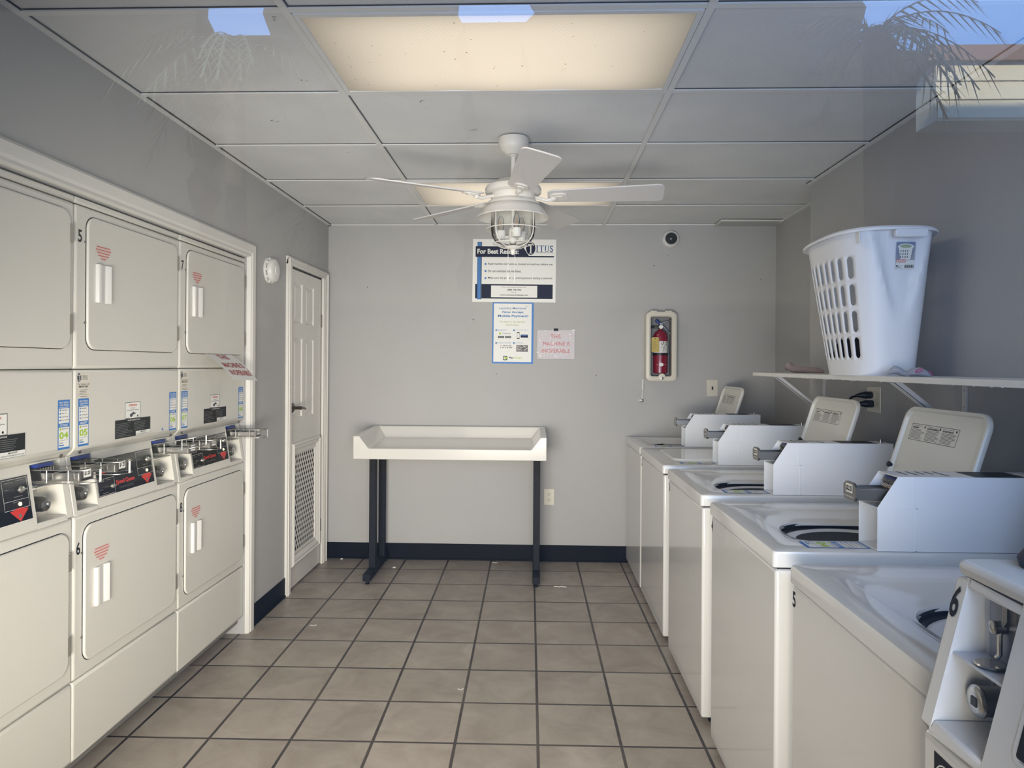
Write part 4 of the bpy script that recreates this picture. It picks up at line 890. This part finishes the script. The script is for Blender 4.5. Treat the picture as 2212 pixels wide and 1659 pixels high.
# the extinguisher itself
EX, EY = .787 + .110, YB - .060
t = thing('fire_extinguisher', 'red fire extinguisher with yellow tag inside the wall cabinet', 'fire extinguisher', (EX, EY, 1.372)); t.scale = (1.16, 1.0, 1.08)
redm = mat('extinguisher_red', (128, 24, 46), .25, coat=.4)
b = MB(); b.lathe([(.036, 0), (.044, .004), (.044, .235), (.040, .258), (.028, .276), (.014, .284), (.013, .292)], n=30); b.obj('cylinder', t, redm, smooth=True)
F = MB(); F.use(mat('extinguisher_label', (206, 204, 200), .5)); n = 14
for i in range(n):
    a0_, a1_ = -PI * .95 + PI * .9 * i / n, -PI * .95 + PI * .9 * (i + 1) / n; r = .0446
    F.poly([(r * math.cos(a0_), r * math.sin(a0_), .135), (r * math.cos(a1_), r * math.sin(a1_), .135), (r * math.cos(a1_), r * math.sin(a1_), .212), (r * math.cos(a0_), r * math.sin(a0_), .212)])
F.use(black_p); r_ = random.Random(2); r = .0449
for i in range(16):
    a0_ = -PI / 2 + r_.uniform(-.1, .75); z = r_.uniform(.14, .203); l = r_.uniform(.04, .16)
    F.poly([(r * math.cos(a0_), r * math.sin(a0_), z), (r * math.cos(a0_ + l), r * math.sin(a0_ + l), z), (r * math.cos(a0_ + l), r * math.sin(a0_ + l), z + .004), (r * math.cos(a0_), r * math.sin(a0_), z + .006)])
F.use(white_p)
def cyl(xx, zz): a = -PI / 2 + xx / r; return (r * math.cos(a), r * math.sin(a), zz)
F.poly([cyl(-.030, .058), cyl(-.008, .050), cyl(0, .045), cyl(.008, .050), cyl(.030, .058), cyl(.008, .066), cyl(0, .071), cyl(-.008, .066)])
F.use(grey_p); r = .0452; F.poly([cyl(-.018, .0565), cyl(.018, .0565), cyl(.018, .0600), cyl(-.018, .0600)])
F.obj('cylinder_label', t)
b = MB(); b.lathe([(.0455, .118), (.0462, .121), (.0462, .130), (.0455, .133)], n=30, cap=False); b.obj('strap', t, black_pl, smooth=True)
b = MB(); b.lathe([(.013, .290), (.014, .315), (.010, .322)], n=14); b.tube([(0, 0, .305), (-.040, 0, .306)], .008, 8); b.lathe([(.012, -.020), (.014, -.018), (.014, -.010)], (0, 0, .306), 18, 'y'); b.obj('valve', t, steel, smooth=True)
b = MB(); b.lathe([(.0125, -.0205), (.0125, -.0215)], (0, 0, .306), 18, 'y'); b.obj('gauge_face', t, white_p)
b = MB(); b.prism([(-.006, .320), (.004, .335), (.020, .342), (.062, .353), (.064, .348), (.020, .332), (.004, .318)], 'y', -.008, .008); b.obj('carry_handle', t, steel, bevel=.002)
b = MB(); b.prism([(-.008, .338), (.006, .330), (.030, .300), (.062, .262), (.058, .258), (.052, .262), (.022, .296), (-.004, .322)], 'y', -.010, .010); b.obj('squeeze_lever', t, chrome, bevel=.002)
b = MB(); b.tube([(-.006, -.004, .330), (-.030, -.006, .352)], .009, 8); b.obj('tamper_seal', t, blue_pl)
b = MB(); b.box(-.058, -.036, -.010, .010, .298, .314); b.obj('hose_nozzle', t, black_pl, bevel=.004)
F = Flat(-.046, .0004); F.M = Matrix.Rotation(math.radians(-1), 4, 'Y'); yl_ = mat('yellow_tag', (186, 166, 92), .6); yd = mat('yellow_tag_dark', (150, 122, 60), .6)
F.L(0).shape([(-.058, .142), (-.012, .142), (-.012, .232), (-.018, .238), (-.052, .238), (-.058, .232)], yl_); F.L(1).frame(-.054, .155, -.016, .214, .0012, yd); F.lines(-.050, .158, -.020, .211, 8, yd, .3, .5, 6); F.disc(-.035, .229, .003, black_p, n=8)
F.obj('inspection_tag', t)
# small hammer on a wire
t = thing('breaker_hammer', 'small white hammer hanging on a thin wire left of the extinguisher cabinet', 'hammer', (.776, YB, 1.17))
b = MB(); b.tube([(.0, -.014, .010), (.004, -.014, .09)], .0035, 8); b.tube([(.004, -.014, .085), (.006, -.014, .155), (.006, -.014, .162)], [.0065, .0065, .003], 10)
for k in range(7): b.lathe([(.0072, -.002), (.0072, .002)], (.0045 + .0002 * k, -.014, .095 + k * .009), 10)
b.obj('handle', t, plastic_w, smooth=True)
b = MB(); b.tube([(-.022, -.014, .008), (-.005, -.014, .006)], [.007, .009], 10); b.obj('hammer_cap', t, plastic_w, smooth=True)
b = MB(); b.lathe([(.001, -.012), (.008, -.009), (.011, 0), (.008, .009), (.001, .012)], (0, -.014, .004), 14); b.obj('hammer_head', t, steel, smooth=True)
b = MB(); b.tube([(.006, -.012, .16), (.004, -.006, .22), (.003, -.006, .40), (.012, -.008, .50)], .0007, 5); b.obj('wire', t, steel)
# light switch and outlets
def plate(name, label, cat, loc, rotz, w, h, kind):
    t = thing(name, label, cat, loc, rotz)
    b = MB(); b.box(-w / 2, w / 2, -.006, 0, -h / 2, h / 2); b.obj('cover_plate', t, plastic_i, bevel=.003, seg=2)
    if kind == 'switch':
        b = MB(); b.box(-.005, .005, -.0065, -.002, -.012, .012); sl_ = b.obj('switch_slot', t, black_pl); b = MB(); b.prism([(-.006, -.006), (-.015, .004), (-.014, .009), (-.006, .006)], 'x', -.004, .004); b.obj('toggle', t, black_pl)
    else:
        for z in (.0195, -.0195):
            b = MB(); b.prism(rr(-.0165, .0165, z - .0145, z + .0145, .0135, 5), 'y', -.0085, -.004); fc = b.obj('receptacle', t, plastic_i, bevel=.001)
            F = Flat(-.0088); F.rect(-.0075, z - .001, -.0050, z + .008, black_p); F.rect(.0050, z - .001, .0072, z + .007, black_p); F.disc(0, z - .007, .0028, black_p, n=10); F.obj('slots', fc)
    return t
plate('light_switch', 'ivory toggle switch plate on back wall beside the raised washer lid', 'light switch', (1.281, YB, 1.267), 0, .080, .122, 'switch')
plate('power_outlet', 'ivory wall outlet right of the folding table legs', 'outlet', (.110, YB, .468), 0, .076, .118, 'outlet')
ot_ = plate('power_outlet', 'wall outlet under the shelf with two black plugs in it', 'outlet', (XR, 3.154, 1.278), -PI / 2, .122, .117, 'outlet')
for i, (z, dy) in enumerate(((1.2975, .012), (1.2585, 0))):
    t = thing('appliance_cable', ('upper black power cord plugged into the wall outlet under the shelf', 'lower black power cord plugged into the wall outlet under the shelf')[i], 'power cord', (XR - .009, 3.154 + dy, z), 0, 'black washer power cords')
    b = MB(); b.tube([(0, 0, 0), (-.030, 0, 0), (-.050, .003, -.001), (-.068, .006, -.004)], [.0165, .0165, .011, .006], 10); b.obj('plug', t, black_pl, bevel=.001)
    s_ = (.0, .012)[i]
    b = MB(); b.tube([(-.060, .005, -.003), (-.082, .012, -.010), (-.098, .020 + s_, -.034), (-.104 - s_, .030, -.085), (-.104 - s_, .034, -.16), (-.098, .036, -.30), (-.045, .04, -.45)], .0052, 8); b.obj('cord', t, black_pl, smooth=True)

# smoke detector on the left wall
t = thing('smoke_detector', 'round white smoke detector on the left wall beside the door', 'smoke detector', (XL, 3.875, 1.955), PI / 2)
b = MB(); b.lathe([(.074, 0), (.074, -.012), (.066, -.014)], n=36, axis='y'); b.obj('base_plate', t, plastic_w, smooth=True)
b = MB(); b.lathe([(.062, -.013), (.062, -.019)], n=30, axis='y'); b.obj('vent_gap', t, dark_gap)
b = MB(); b.lathe([(.068, -.018), (.069, -.026), (.064, -.040), (.050, -.048), (.030, -.049), (.028, -.053), (.012, -.054), (.001, -.054)], n=36, axis='y')
for k in range(10): a = 2 * PI * k / 10; b.box(.0665 * math.cos(a) - .006, .0665 * math.cos(a) + .006, -.020, -.012, .0665 * math.sin(a) - .006, .0665 * math.sin(a) + .006)
b.obj('cover', t, plastic_w, smooth=True)
# ceiling vent
t = thing('ceiling_vent', 'grey slotted air vent in the ceiling near the back corner', 'vent', (1.50, 4.905, ZC))
b = MB(); b.box(-.20, .20, -.075, .075, -.003, .006); b.obj('backing', t, dark_gap)
b = MB(); b.box(-.215, .215, -.090, -.074, -.010, 0); b.box(-.215, .215, .074, .090, -.008, 0); b.box(-.215, -.20, -.09, .09, -.008, 0); b.box(.20, .215, -.09, .09, -.008, 0); b.obj('frame', t, trim_m, bevel=.001)
b = MB()
for k in range(5): y = -.06 + k * .028; b.prism([(y, -.003), (y + .018, -.012), (y + .020, -.010), (y + .003, -.001)], 'x', -.20, .20)
b.obj('louvres', t, mat('vent_grey', (160, 158, 156), .5))

# ------------------------------------------------------------------ shelf and what lies on it
SX0, SY1, SY0, SZ = 1.205, 3.845, .10, 1.392
t = thing('wall_shelf', 'long white wall shelf above the washers', 'shelf', (0, 0, 0))
b = MB(); b.box(SX0, XR - .001, SY0, SY1, SZ - .019, SZ); b.obj('shelf_board', t, shelf_m, bevel=.0015)
brm = mat('bracket_white', (206, 206, 208), .4)
for y in (3.69, 2.50, 1.31):
    b = MB(); b.box(XR - .004, XR - .0005, y - .014, y + .014, SZ - .30, SZ - .019); b.box(SX0 + .055, XR, y - .014, y + .014, SZ - .022, SZ - .019)
    b.prism([(SX0 + .068, SZ - .021), (SX0 + .098, SZ - .021), (XR - .002, SZ - .205), (XR - .002, SZ - .224)], 'y', y - .012, y - .009); b.prism([(SX0 + .068, SZ - .024), (SX0 + .072, SZ - .021), (XR, SZ - .222), (XR - .004, SZ - .224)], 'y', y - .012, y + .014)
    br = b.obj('shelf_bracket', t, brm)
    b = MB()
    for z in (SZ - .05, SZ - .11, SZ - .17): b.lathe([(.0035, 0), (.0035, -.0012)], (XR - .0042, y, z), 8, 'x')
    b.obj('screw', br, steel)
r_ = random.Random(9)
b = MB()
for k in range(26):
    y = r_.uniform(1.6, 3.7); b.box(SX0 - .0006, SX0 + .003, y, y + r_.uniform(.003, .012), SZ - .0205, SZ - .0195 + r_.uniform(.0005, .002))
b.obj('chipped_edge', t, brm)
# laundry hamper
HX, HY = 1.311, 2.740
t = thing('laundry_hamper', 'tall white plastic laundry hamper with slotted side standing on the shelf', 'laundry basket', (HX, HY, SZ), -.04)
HH = .524
_arc = [0.0]; _N = 720
def _se(a): ca, sa = math.cos(a), math.sin(a); return (math.copysign(abs(ca) ** (2 / 3), ca) * .145, math.copysign(abs(sa) ** (2 / 3), sa) * .236)
for _i in range(_N):
    q0_, q1_ = _se(2 * PI * _i / _N), _se(2 * PI * (_i + 1) / _N); _arc.append(_arc[-1] + math.hypot(q1_[0] - q0_[0], q1_[1] - q0_[1]))
def arc(s_):
    t_ = (s_ % 1.0) * _arc[-1]; lo_i, hi_i = 0, _N
    while hi_i - lo_i > 1:
        md = (lo_i + hi_i) // 2
        if _arc[md] <= t_: lo_i = md
        else: hi_i = md
    return 2 * PI * (lo_i + (t_ - _arc[lo_i]) / max(1e-9, _arc[lo_i + 1] - _arc[lo_i])) / _N
def ham(s_, tt):
    """s_: angle fraction round the hamper, tt 0..1 height"""
    a = arc(s_); k = tt ** .95
    ax = .114 + (.176 - .114) * k; ay = .200 + (.272 - .200) * k
    e = 2 / 3.0; ca, sa = math.cos(a), math.sin(a)
    x = math.copysign(abs(ca) ** e, ca) * ax; y = math.copysign(abs(sa) ** e, sa) * ay
    cx = -.018 * k
    # hollowed grip panel at both ends, a V narrowing downwards
    z = tt * HH; top = max(0.0, (tt - .38) / .62)
    half = .020 + .095 * top; u = (x - .018) / half
    dep = .028 * min(1, top * 2.5) * max(0.0, 1 - max(0.0, abs(u) - .62) / .38) if abs(u) < 1 and tt > .38 else 0
    if abs(sa) > .5: y -= math.copysign(dep, sa)
    return (cx + x, y, z)
b = MB(); NS = 96; vc = {}
rows_t = [0, .03, .115]; hole_rows = []
z_h = [(.055, .151), (.151, .248), (.248, .345), (.345, .445)]
ts = [0.0, .04] ; cells = []
for (za, zb2) in z_h: cells.append((za / HH, zb2 / HH))
bounds = [0.0, .03]
for c in cells:
    bounds += [c[0], c[1]]
bounds = sorted(set([round(x, 4) for x in bounds] + [.90, .95, 1.0])); cells = [(round(c[0], 4), round(c[1], 4)) for c in cells]
SUB = 4
def gv(s_, tt):
    key = (round((s_ % 1.0) * 1e5), round(tt * 1e5))
    if key not in vc: vc[key] = b.v(ham(s_ % 1.0, tt))
    return vc[key]
NC = 26
holecols = set([10, 11, 12, 13, 14, 15, 9, 16, 22, 23, 24, 25, 0, 1, 2, 3])
for i in range(NC):
    s0, s1 = (i + .0) / NC, (i + 1.0) / NC
    for j in range(len(bounds) - 1):
        t0_, t1_ = bounds[j], bounds[j + 1]
        is_hole = any(abs(t0_ - c[0]) < 1e-3 and abs(t1_ - c[1]) < 1e-3 for c in cells) and i in holecols
        if not is_hole:
            for p in range(SUB):
                for q_ in range(SUB):
                    a0_, a1_ = s0 + (s1 - s0) * p / SUB, s0 + (s1 - s0) * (p + 1) / SUB; c0_, c1_ = t0_ + (t1_ - t0_) * q_ / SUB, t0_ + (t1_ - t0_) * (q_ + 1) / SUB
                    b.face([gv(a0_, c0_), gv(a1_, c0_), gv(a1_, c1_), gv(a0_, c1_)])
        else:
            per = [(s0 + (s1 - s0) * p / SUB, t0_) for p in range(SUB)] + [(s1, t0_ + (t1_ - t0_) * p / SUB) for p in range(SUB)] + [(s1 - (s1 - s0) * p / SUB, t1_) for p in range(SUB)] + [(s0, t1_ - (t1_ - t0_) * p / SUB) for p in range(SUB)]
            sm, tm = (s0 + s1) / 2, (t0_ + t1_) / 2
            hw = (s1 - s0) * .25; hh_ = (t1_ - t0_) * .40; rz_ = hh_ * .30
            inn = []
            for (ps, pt) in per:
                u = (ps - sm) / ((s1 - s0) / 2); v_ = (pt - tm) / ((t1_ - t0_) / 2); a = math.atan2(v_, u)
                cu, sv = math.cos(a), math.sin(a)
                # stadium in the cell
                kx = hw * max(-1, min(1, cu * 1.25)); sgn = 1 if sv > 0 else -1
                if abs(v_) >= .999: kz = sgn * (hh_ - rz_ + rz_ * math.sqrt(max(0, 1 - (kx / hw) ** 2)))
                else: kx = math.copysign(hw, cu); kz = v_ * (hh_ - rz_)
                if abs(v_) >= .999 and abs(u) >= .999: kx = math.copysign(hw * .98, cu); kz = sgn * (hh_ - rz_ * .8)
                inn.append((sm + kx, tm + kz))
            iv = [b.v(ham(*p)) for p in inn]; ov = [gv(*p) for p in per]; m_ = len(per)
            for p in range(m_): b.face([ov[p], ov[(p + 1) % m_], iv[(p + 1) % m_], iv[p]])
base = [gv(i / NC / SUB, 0.0) for i in range(NC * SUB)]; b.face(base[::-1])
hb = b.obj('hamper_body', t, hamper_m, smooth=True)
sd = hb.modifiers.new('solid', 'SOLIDIFY'); sd.thickness = .0028; sd.offset = -1
# rolled rim
b = MB(); n = 120; loops = []
for i in range(n + 1):
    s_ = (i % n) / n; a = arc(s_)
    e = 2 / 3.0; ca, sa = math.cos(a), math.sin(a)
    ax, ay = .176, .272; q_ = Vector((math.copysign(abs(ca) ** e, ca) * ax - .018, math.copysign(abs(sa) ** e, sa) * ay, HH)); p = q_
    o_ = Vector((q_.x + .018, q_.y * (ax / ay) ** 1.2, 0)).normalized()
    loops.append([p + o_ * -.002 + Vector((0, 0, .001)), p + Vector((0, 0, .007)), p + o_ * .013 + Vector((0, 0, .006)), p + o_ * .020 + Vector((0, 0, -.001)), p + o_ * .020 + Vector((0, 0, -.009)), p + o_ * .017 + Vector((0, 0, -.009)), p + o_ * .016, p + o_ * .0 + Vector((0, 0, -.001))])
b.loft(loops, False, False); b.obj('rim', t, hamper_m, smooth=True)
for s_ in (-1, 1):
    b = MB(); yy = s_ * .272
    b.prism(rr(-.040, .070, HH - .036, HH - .006, .010, 4), 'y', yy + (s_ * .004), yy + s_ * .024); b.obj('grip_handle', t, hamper_m, bevel=.003)
b = MB(); b.box(-.150, -.147, -.262, -.235, HH - .05, HH - .005); b.obj('rim_rib', t, hamper_m)
# sticker on the grip panel
F = Flat(0, .0006); lb = mat('sticker_sky_blue', (130, 160, 210), .5)
Pm = ham(.75, .85); F.M = Matrix.Translation((-.013, -.2335, .392)) @ Matrix.Rotation(math.radians(7.2), 4, 'X') @ Matrix.Diagonal((.76, 1, .76, 1))
F.L(0).rect(0, -.012, .085, .115, white_p); F.rect(0, .030, .085, .115, lb)
F.L(0).rect(0, .030, .085, .115, lb); F.L(1).shape([(.020, .032), (.010, .085), (.004, .094), (.016, .103), (.04, .108), (.07, .102), (.080, .093), (.072, .085), (.064, .032)], white_p)
F.L(2).shape([(.012, .094), (.024, .101), (.046, .104), (.070, .096), (.060, .088), (.030, .087)], mat('towel_green', (160, 176, 140), .6))
for i in range(4):
    for j in range(3): F.L(2).rect(.018 + i * .010, .040 + j * .014, .022 + i * .010, .049 + j * .014, grey_p)
F.L(2).shape(rr(.002, .046, .020, .034, .006, 4), red_p); F.L(3).shape(rr(.004, .044, .022, .032, .005, 4), white_p); F.L(4).text('Sterilite', .008, .024, .040, .030, red_p, .03)
F.L(1).rect(.002, .000, .010, .006, navy_p)
for i in range(14): F.L(1).rect(.040 + i * .0030, -.006, .0412 + i * .0030 + (.0008 if i % 3 else 0), .008, black_p)
F.L(1).lines(.002, -.008, .032, .006, 4, grey_p, .3, .4); F.obj('product_sticker', t)
# dark clothes in the hamper
b = MB(); r_ = random.Random(5); n = 28; loops = []
for tt in (.012, .06, .14, .20, .235, .25):
    lp_ = []
    for i in range(n):
        s_ = i / n; p = ham(s_, min(1, tt)); k = .90 if tt < .2 else (.72 if tt < .24 else .35); wz = r_.uniform(-.014, .014) if tt > .05 else 0
        lp_.append((p[0] * k + .0, p[1] * k, tt * HH + .004 + wz))
    loops.append(lp_)
b.loft(loops); o = b.obj('dark_laundry', None, mat('black_cloth', (20, 22, 30), .95), smooth=True); o.location = (HX, HY, SZ); tag(o, 'dark folded clothes seen through the bottom slots of the white hamper', 'clothes')
# socks
def cloth_path(name, pts, rad, flat, m, label, extra=None):
    b = MB(); P = [Vector(p) for p in pts]; loops = []; n = 14; r_ = random.Random(len(label))
    # Catmull-Rom resample
    Q = []; R_ = []
    for i in range(len(P) - 1):
        p0, p1, p2, p3 = P[max(0, i - 1)], P[i], P[i + 1], P[min(len(P) - 1, i + 2)]
        for k in range(5):
            u = k / 5; Q.append(.5 * ((2 * p1) + (-p0 + p2) * u + (2 * p0 - 5 * p1 + 4 * p2 - p3) * u * u + (-p0 + 3 * p1 - 3 * p2 + p3) * u ** 3)); R_.append(rad[i] * (1 - u) + rad[i + 1] * u)
    Q.append(P[-1]); R_.append(rad[-1])
    for i, q in enumerate(Q):
        t_ = (Q[min(i + 1, len(Q) - 1)] - Q[max(0, i - 1)]).normalized(); sd_ = Vector((-t_.y, t_.x, 0)).normalized(); up = Vector((0, 0, 1))
        lp_ = []
        for k in range(n):
            a = 2 * PI * k / n; rr_ = R_[i] * (1 + r_.uniform(-.10, .10)); zz = max(SZ + .0005, q.z + math.sin(a) * rr_ * flat)
            p = q + sd_ * math.cos(a) * rr_; lp_.append((p.x, p.y, zz))
        loops.append(lp_)
    b.loft(loops); o = b.obj(name, None, m, smooth=True); tag(o, label, 'sock'); return o
sock_g = mat('grey_knit', (168, 170, 180), .95, bump=.6, bscale=500); sock_p = mat('pink_knit', (176, 158, 156), .95, bump=.6, bscale=500)
cloth_path('pink_sock', [(1.335, 3.700, SZ + .022), (1.345, 3.680, SZ + .034), (1.36, 3.655, SZ + .020), (1.395, 3.62, SZ + .016), (1.44, 3.58, SZ + .012), (1.475, 3.56, SZ + .008)], [.012, .026, .022, .020, .020, .008], .85, sock_p, 'dusty pink sock lying on the far end of the shelf')
sk = cloth_path('grey_sock', [(1.236, 2.452, SZ + .010), (1.252, 2.444, SZ + .022), (1.268, 2.434, SZ + .018), (1.284, 2.425, SZ + .008), (1.300, 2.416, SZ + .014), (1.320, 2.404, SZ + .016), (1.338, 2.394, SZ + .010), (1.350, 2.387, SZ + .004)], [.007, .018, .018, .012, .018, .020, .015, .005], .80, sock_g, 'grey sock with pink stripe lying on the shelf before the hamper')
b = MB(); b.tube([(1.298, 2.392, SZ + .016), (1.304, 2.388, SZ + .025), (1.316, 2.382, SZ + .027), (1.318, 2.381, SZ + .020), (1.307, 2.385, SZ + .016), (1.298, 2.392, SZ + .016)], .0015, 6); b.tube([(1.334, 2.375, SZ + .020), (1.343, 2.374, SZ + .012), (1.348, 2.378, SZ + .005)], .0015, 6); b.obj('pink_print', sk, mat('pink_thread', (206, 70, 130), .8))
# lint scraps on the floor
def scrap(px, py, s, label, kind):
    b = MB(); r_ = random.Random(int(px * 1000) + 77)
    if kind == 'curl':
        pts = []; x = 0
        for k in range(12): x += s * .16; pts.append((x, r_.uniform(-.3, .3) * s * .5, .003 + r_.uniform(0, .004)))
        b.tube(pts, s * .06, 6)
    else: b.lathe([(s * .2, 0), (s * .5, .001), (s * .42, .006), (s * .1, .008)], n=9)
    o = b.obj('lint_scrap', None, dust_m, smooth=True); o.location = (px, py, .0005); tag(o, label, 'lint', 'lint scraps on the tile floor')
scrap(.125, 4.42, .045, 'curly white lint thread on the floor right of the table leg', 'curl')
scrap(-.975, 4.79, .026, 'white lint ball on the floor by the table foot beam', 'ball')
scrap(-.30, 4.93, .022, 'small white lint thread under the folding table', 'curl')
scrap(-.33, 3.00, .014, 'tiny white lint flake in the middle of the tiled floor', 'curl')
scrap(-1.40, 4.98, .020, 'white lint crumb at the black baseboard in the left back corner', 'ball')
scrap(-1.215, 3.70, .020, 'grey lint tuft on a grout crossing near the dryer casing', 'curl')

# ------------------------------------------------------------------ the window pane and what it mirrors, plus light blockers added outside
pane_m = bpy.data.materials.new('window_glass'); pane_m.use_nodes = True; nt = pane_m.node_tree; nt.nodes.clear()
ot = nt.nodes.new('ShaderNodeOutputMaterial'); mx = nt.nodes.new('ShaderNodeMixShader'); tr = nt.nodes.new('ShaderNodeBsdfTransparent'); gs = nt.nodes.new('ShaderNodeBsdfGlossy'); fr = nt.nodes.new('ShaderNodeFresnel')
fr.inputs[0].default_value = 1.52; gs.inputs['Roughness'].default_value = 0.0
ml = nt.nodes.new('ShaderNodeMath'); ml.operation = 'MULTIPLY'; ml.inputs[1].default_value = 1.85; nt.links.new(fr.outputs[0], ml.inputs[0])
nt.links.new(ml.outputs[0], mx.inputs[0]); nt.links.new(tr.outputs[0], mx.inputs[1]); nt.links.new(gs.outputs[0], mx.inputs[2]); nt.links.new(mx.outputs[0], ot.inputs[0])
b = MB(); b.poly([(WX0, .035, WZ0), (WX1, .035, WZ0), (WX1, .035, WZ1), (WX0, .035, WZ1)]); struct(b.obj('window_1', m=pane_m))
pav = mat('pavement_asphalt', (44, 42, 40), .9, var=.1, vscale=3)
b = MB(); b.box(-14, 18, -16, -1.2, -.12, -.01); b.obj('pavement', None, pav)['kind'] = 'structure'
b = MB(); b.box(-4, 5, -2.1, -.08, 2.56, 2.66); b.obj('sky_block_roof', None, mat('sky_block_soffit', (90, 88, 86), .9))['kind'] = 'structure'  # unseen slab, added to block the high sky
b = MB(); b.box(-6, 9, .12, 6, 2.68, 6.58); b.obj('sun_block_storey', None, mat('sun_block_render', (150, 146, 140), .9))['kind'] = 'structure'  # unseen block, sized so its shadow spares only the siding band
nb = thing('neighbour_building', 'cream lap-sided upper floor across the walk, mirrored at the top right of the window', 'building', (3.45, -6.0, 0))
b = MB(); b.box(0, 8, -.3, 0, 3.56, 4.06)
for k in range(3): b.prism([(.002, 4.06 - .16 * (k + 1)), (.020, 4.06 - .16 * (k + 1)), (.004, 4.06 - .16 * k), (.002, 4.06 - .16 * k)], 'x', 0, 8)
b.obj('siding_wall', nb, mat('cream_siding', (226, 214, 180), .7))
b = MB(); b.box(0, 8, -.9, -.3, -.01, 4.06); b.obj('ground_floor_wall', nb, mat('deep_shade_dark', (40, 38, 38), .7))  # dark colour stands for deep shade under the siding
b = MB(); b.box(-.1, 8.2, -.9, .06, 4.06, 4.19); b.obj('fascia', nb, mat('fascia_brown', (120, 92, 78), .7))
def palm(x, y, h, r, seed, label, nf=22):
    t = thing('palm_tree', label, 'tree', (x, y, 0)); rn = random.Random(seed)
    b = MB(); b.tube([(0, 0, 0), (.05, 0, h * .5), (0, .02, h)], [.15, .11, .10], 10); b.obj('trunk', t, mat('bark', (60, 52, 44), .95))
    b = MB()
    for k in range(nf):
        a = rn.uniform(0, 2 * PI); l = rn.uniform(.8, 1.2) * r; dz = rn.uniform(-.2, .8)
        us = [i / 12 for i in range(13)]; P = [Vector((math.cos(a) * l * u, math.sin(a) * l * u, h + l * (dz * u - .8 * u * u))) for u in us]; sd_ = Vector((-math.sin(a), math.cos(a), 0))
        for i in range(1, 12):
            for sg in (-1, 1):
                wd = .30 * r * (1 - us[i]) ** .5; tip = P[i] + sd_ * sg * wd + (P[i + 1] - P[i]) * 2.0 + Vector((0, 0, -.10 * r)); b.poly([P[i], P[i] + (P[i + 1] - P[i]) * .35, tip])
            b.poly([P[i] - sd_ * .012, P[i] + sd_ * .012, P[i + 1] + sd_ * .010, P[i + 1] - sd_ * .010])
    b.obj('fronds', t, mat('leaf_green', (74, 82, 60), .7))
palm(-3.15, -7.0, 4.75, 1.1, 4, 'palm whose fronds are mirrored at the top left of the window')
palm(2.55, -5.2, 3.95, .72, 8, 'palm whose fronds are mirrored beside the patch of blue at the top right')
hm = mat('dark_blocker', (34, 38, 32), .95)  # near-black slabs added to block the sky except at the gaps
for (xa, xb, top, lab) in ((-16, -4.65, 8.2, 'tall dark screen added to block sky left of the gaps'), (-3.6, -.98, 8.2, 'tall dark screen added to block sky between the two gaps'), (-.10, 4.3, 8.2, 'tall dark screen added to block sky right of the narrow gap')):
    rn = random.Random(int(xb * 10)); b = MB(); n = 40
    L1 = [(xa, 0, 0)]; zs = [i * top / n for i in range(n + 1)]
    pts = [(xa + (rn.uniform(-.12, .12) if z > 0 else 0), z) for z in zs] + [(xb + (rn.uniform(-.12, .12) if z > 0 else 0) - max(0, (z - 6.3)) * .15, z) for z in zs[::-1]]
    b.prism(pts, 'y', -9.6, -9.1); o = b.obj('sky_screen', None, hm); tag(o, lab, 'blocker')
for (xa, xb, top, lab) in ((-5.2, -3.0, 6.15, 'low dark hedge added under the left sky gap'), (-1.6, .5, 6.3, 'low dark hedge added under the narrow sky gap'), (3.6, 5.7, 5.85, 'dark hedge mass added between the tall screen and the cream building'), (5.7, 18, 4.3, 'low dark hedge added behind the cream building')):
    b = MB(); b.box(xa, xb, -10.2, -9.7, 0, top); o = b.obj('blocker', None, hm); tag(o, lab, 'blocker')

wb = bpy.data.objects['wall_back']
b = MB(); rw = random.Random(31)
for (x, z) in ((.455, 1.924), (.447, 1.352), (.955, 2.222), (.95, 1.833), (-.45, 1.755), (-1.23, 1.99), (1.62, 2.05), (.86, 2.15), (-.28, 1.36)):
    s_ = rw.uniform(.002, .0045); b.poly([(x + s_ * math.cos(q), YB - .0006, z + s_ * math.sin(q) * rw.uniform(.7, 1.3)) for q in (0, 1.1, 2.2, 3.3, 4.4, 5.5)])
b.obj('nail_hole', wb, mat('hole_dark', (60, 58, 58), .9))
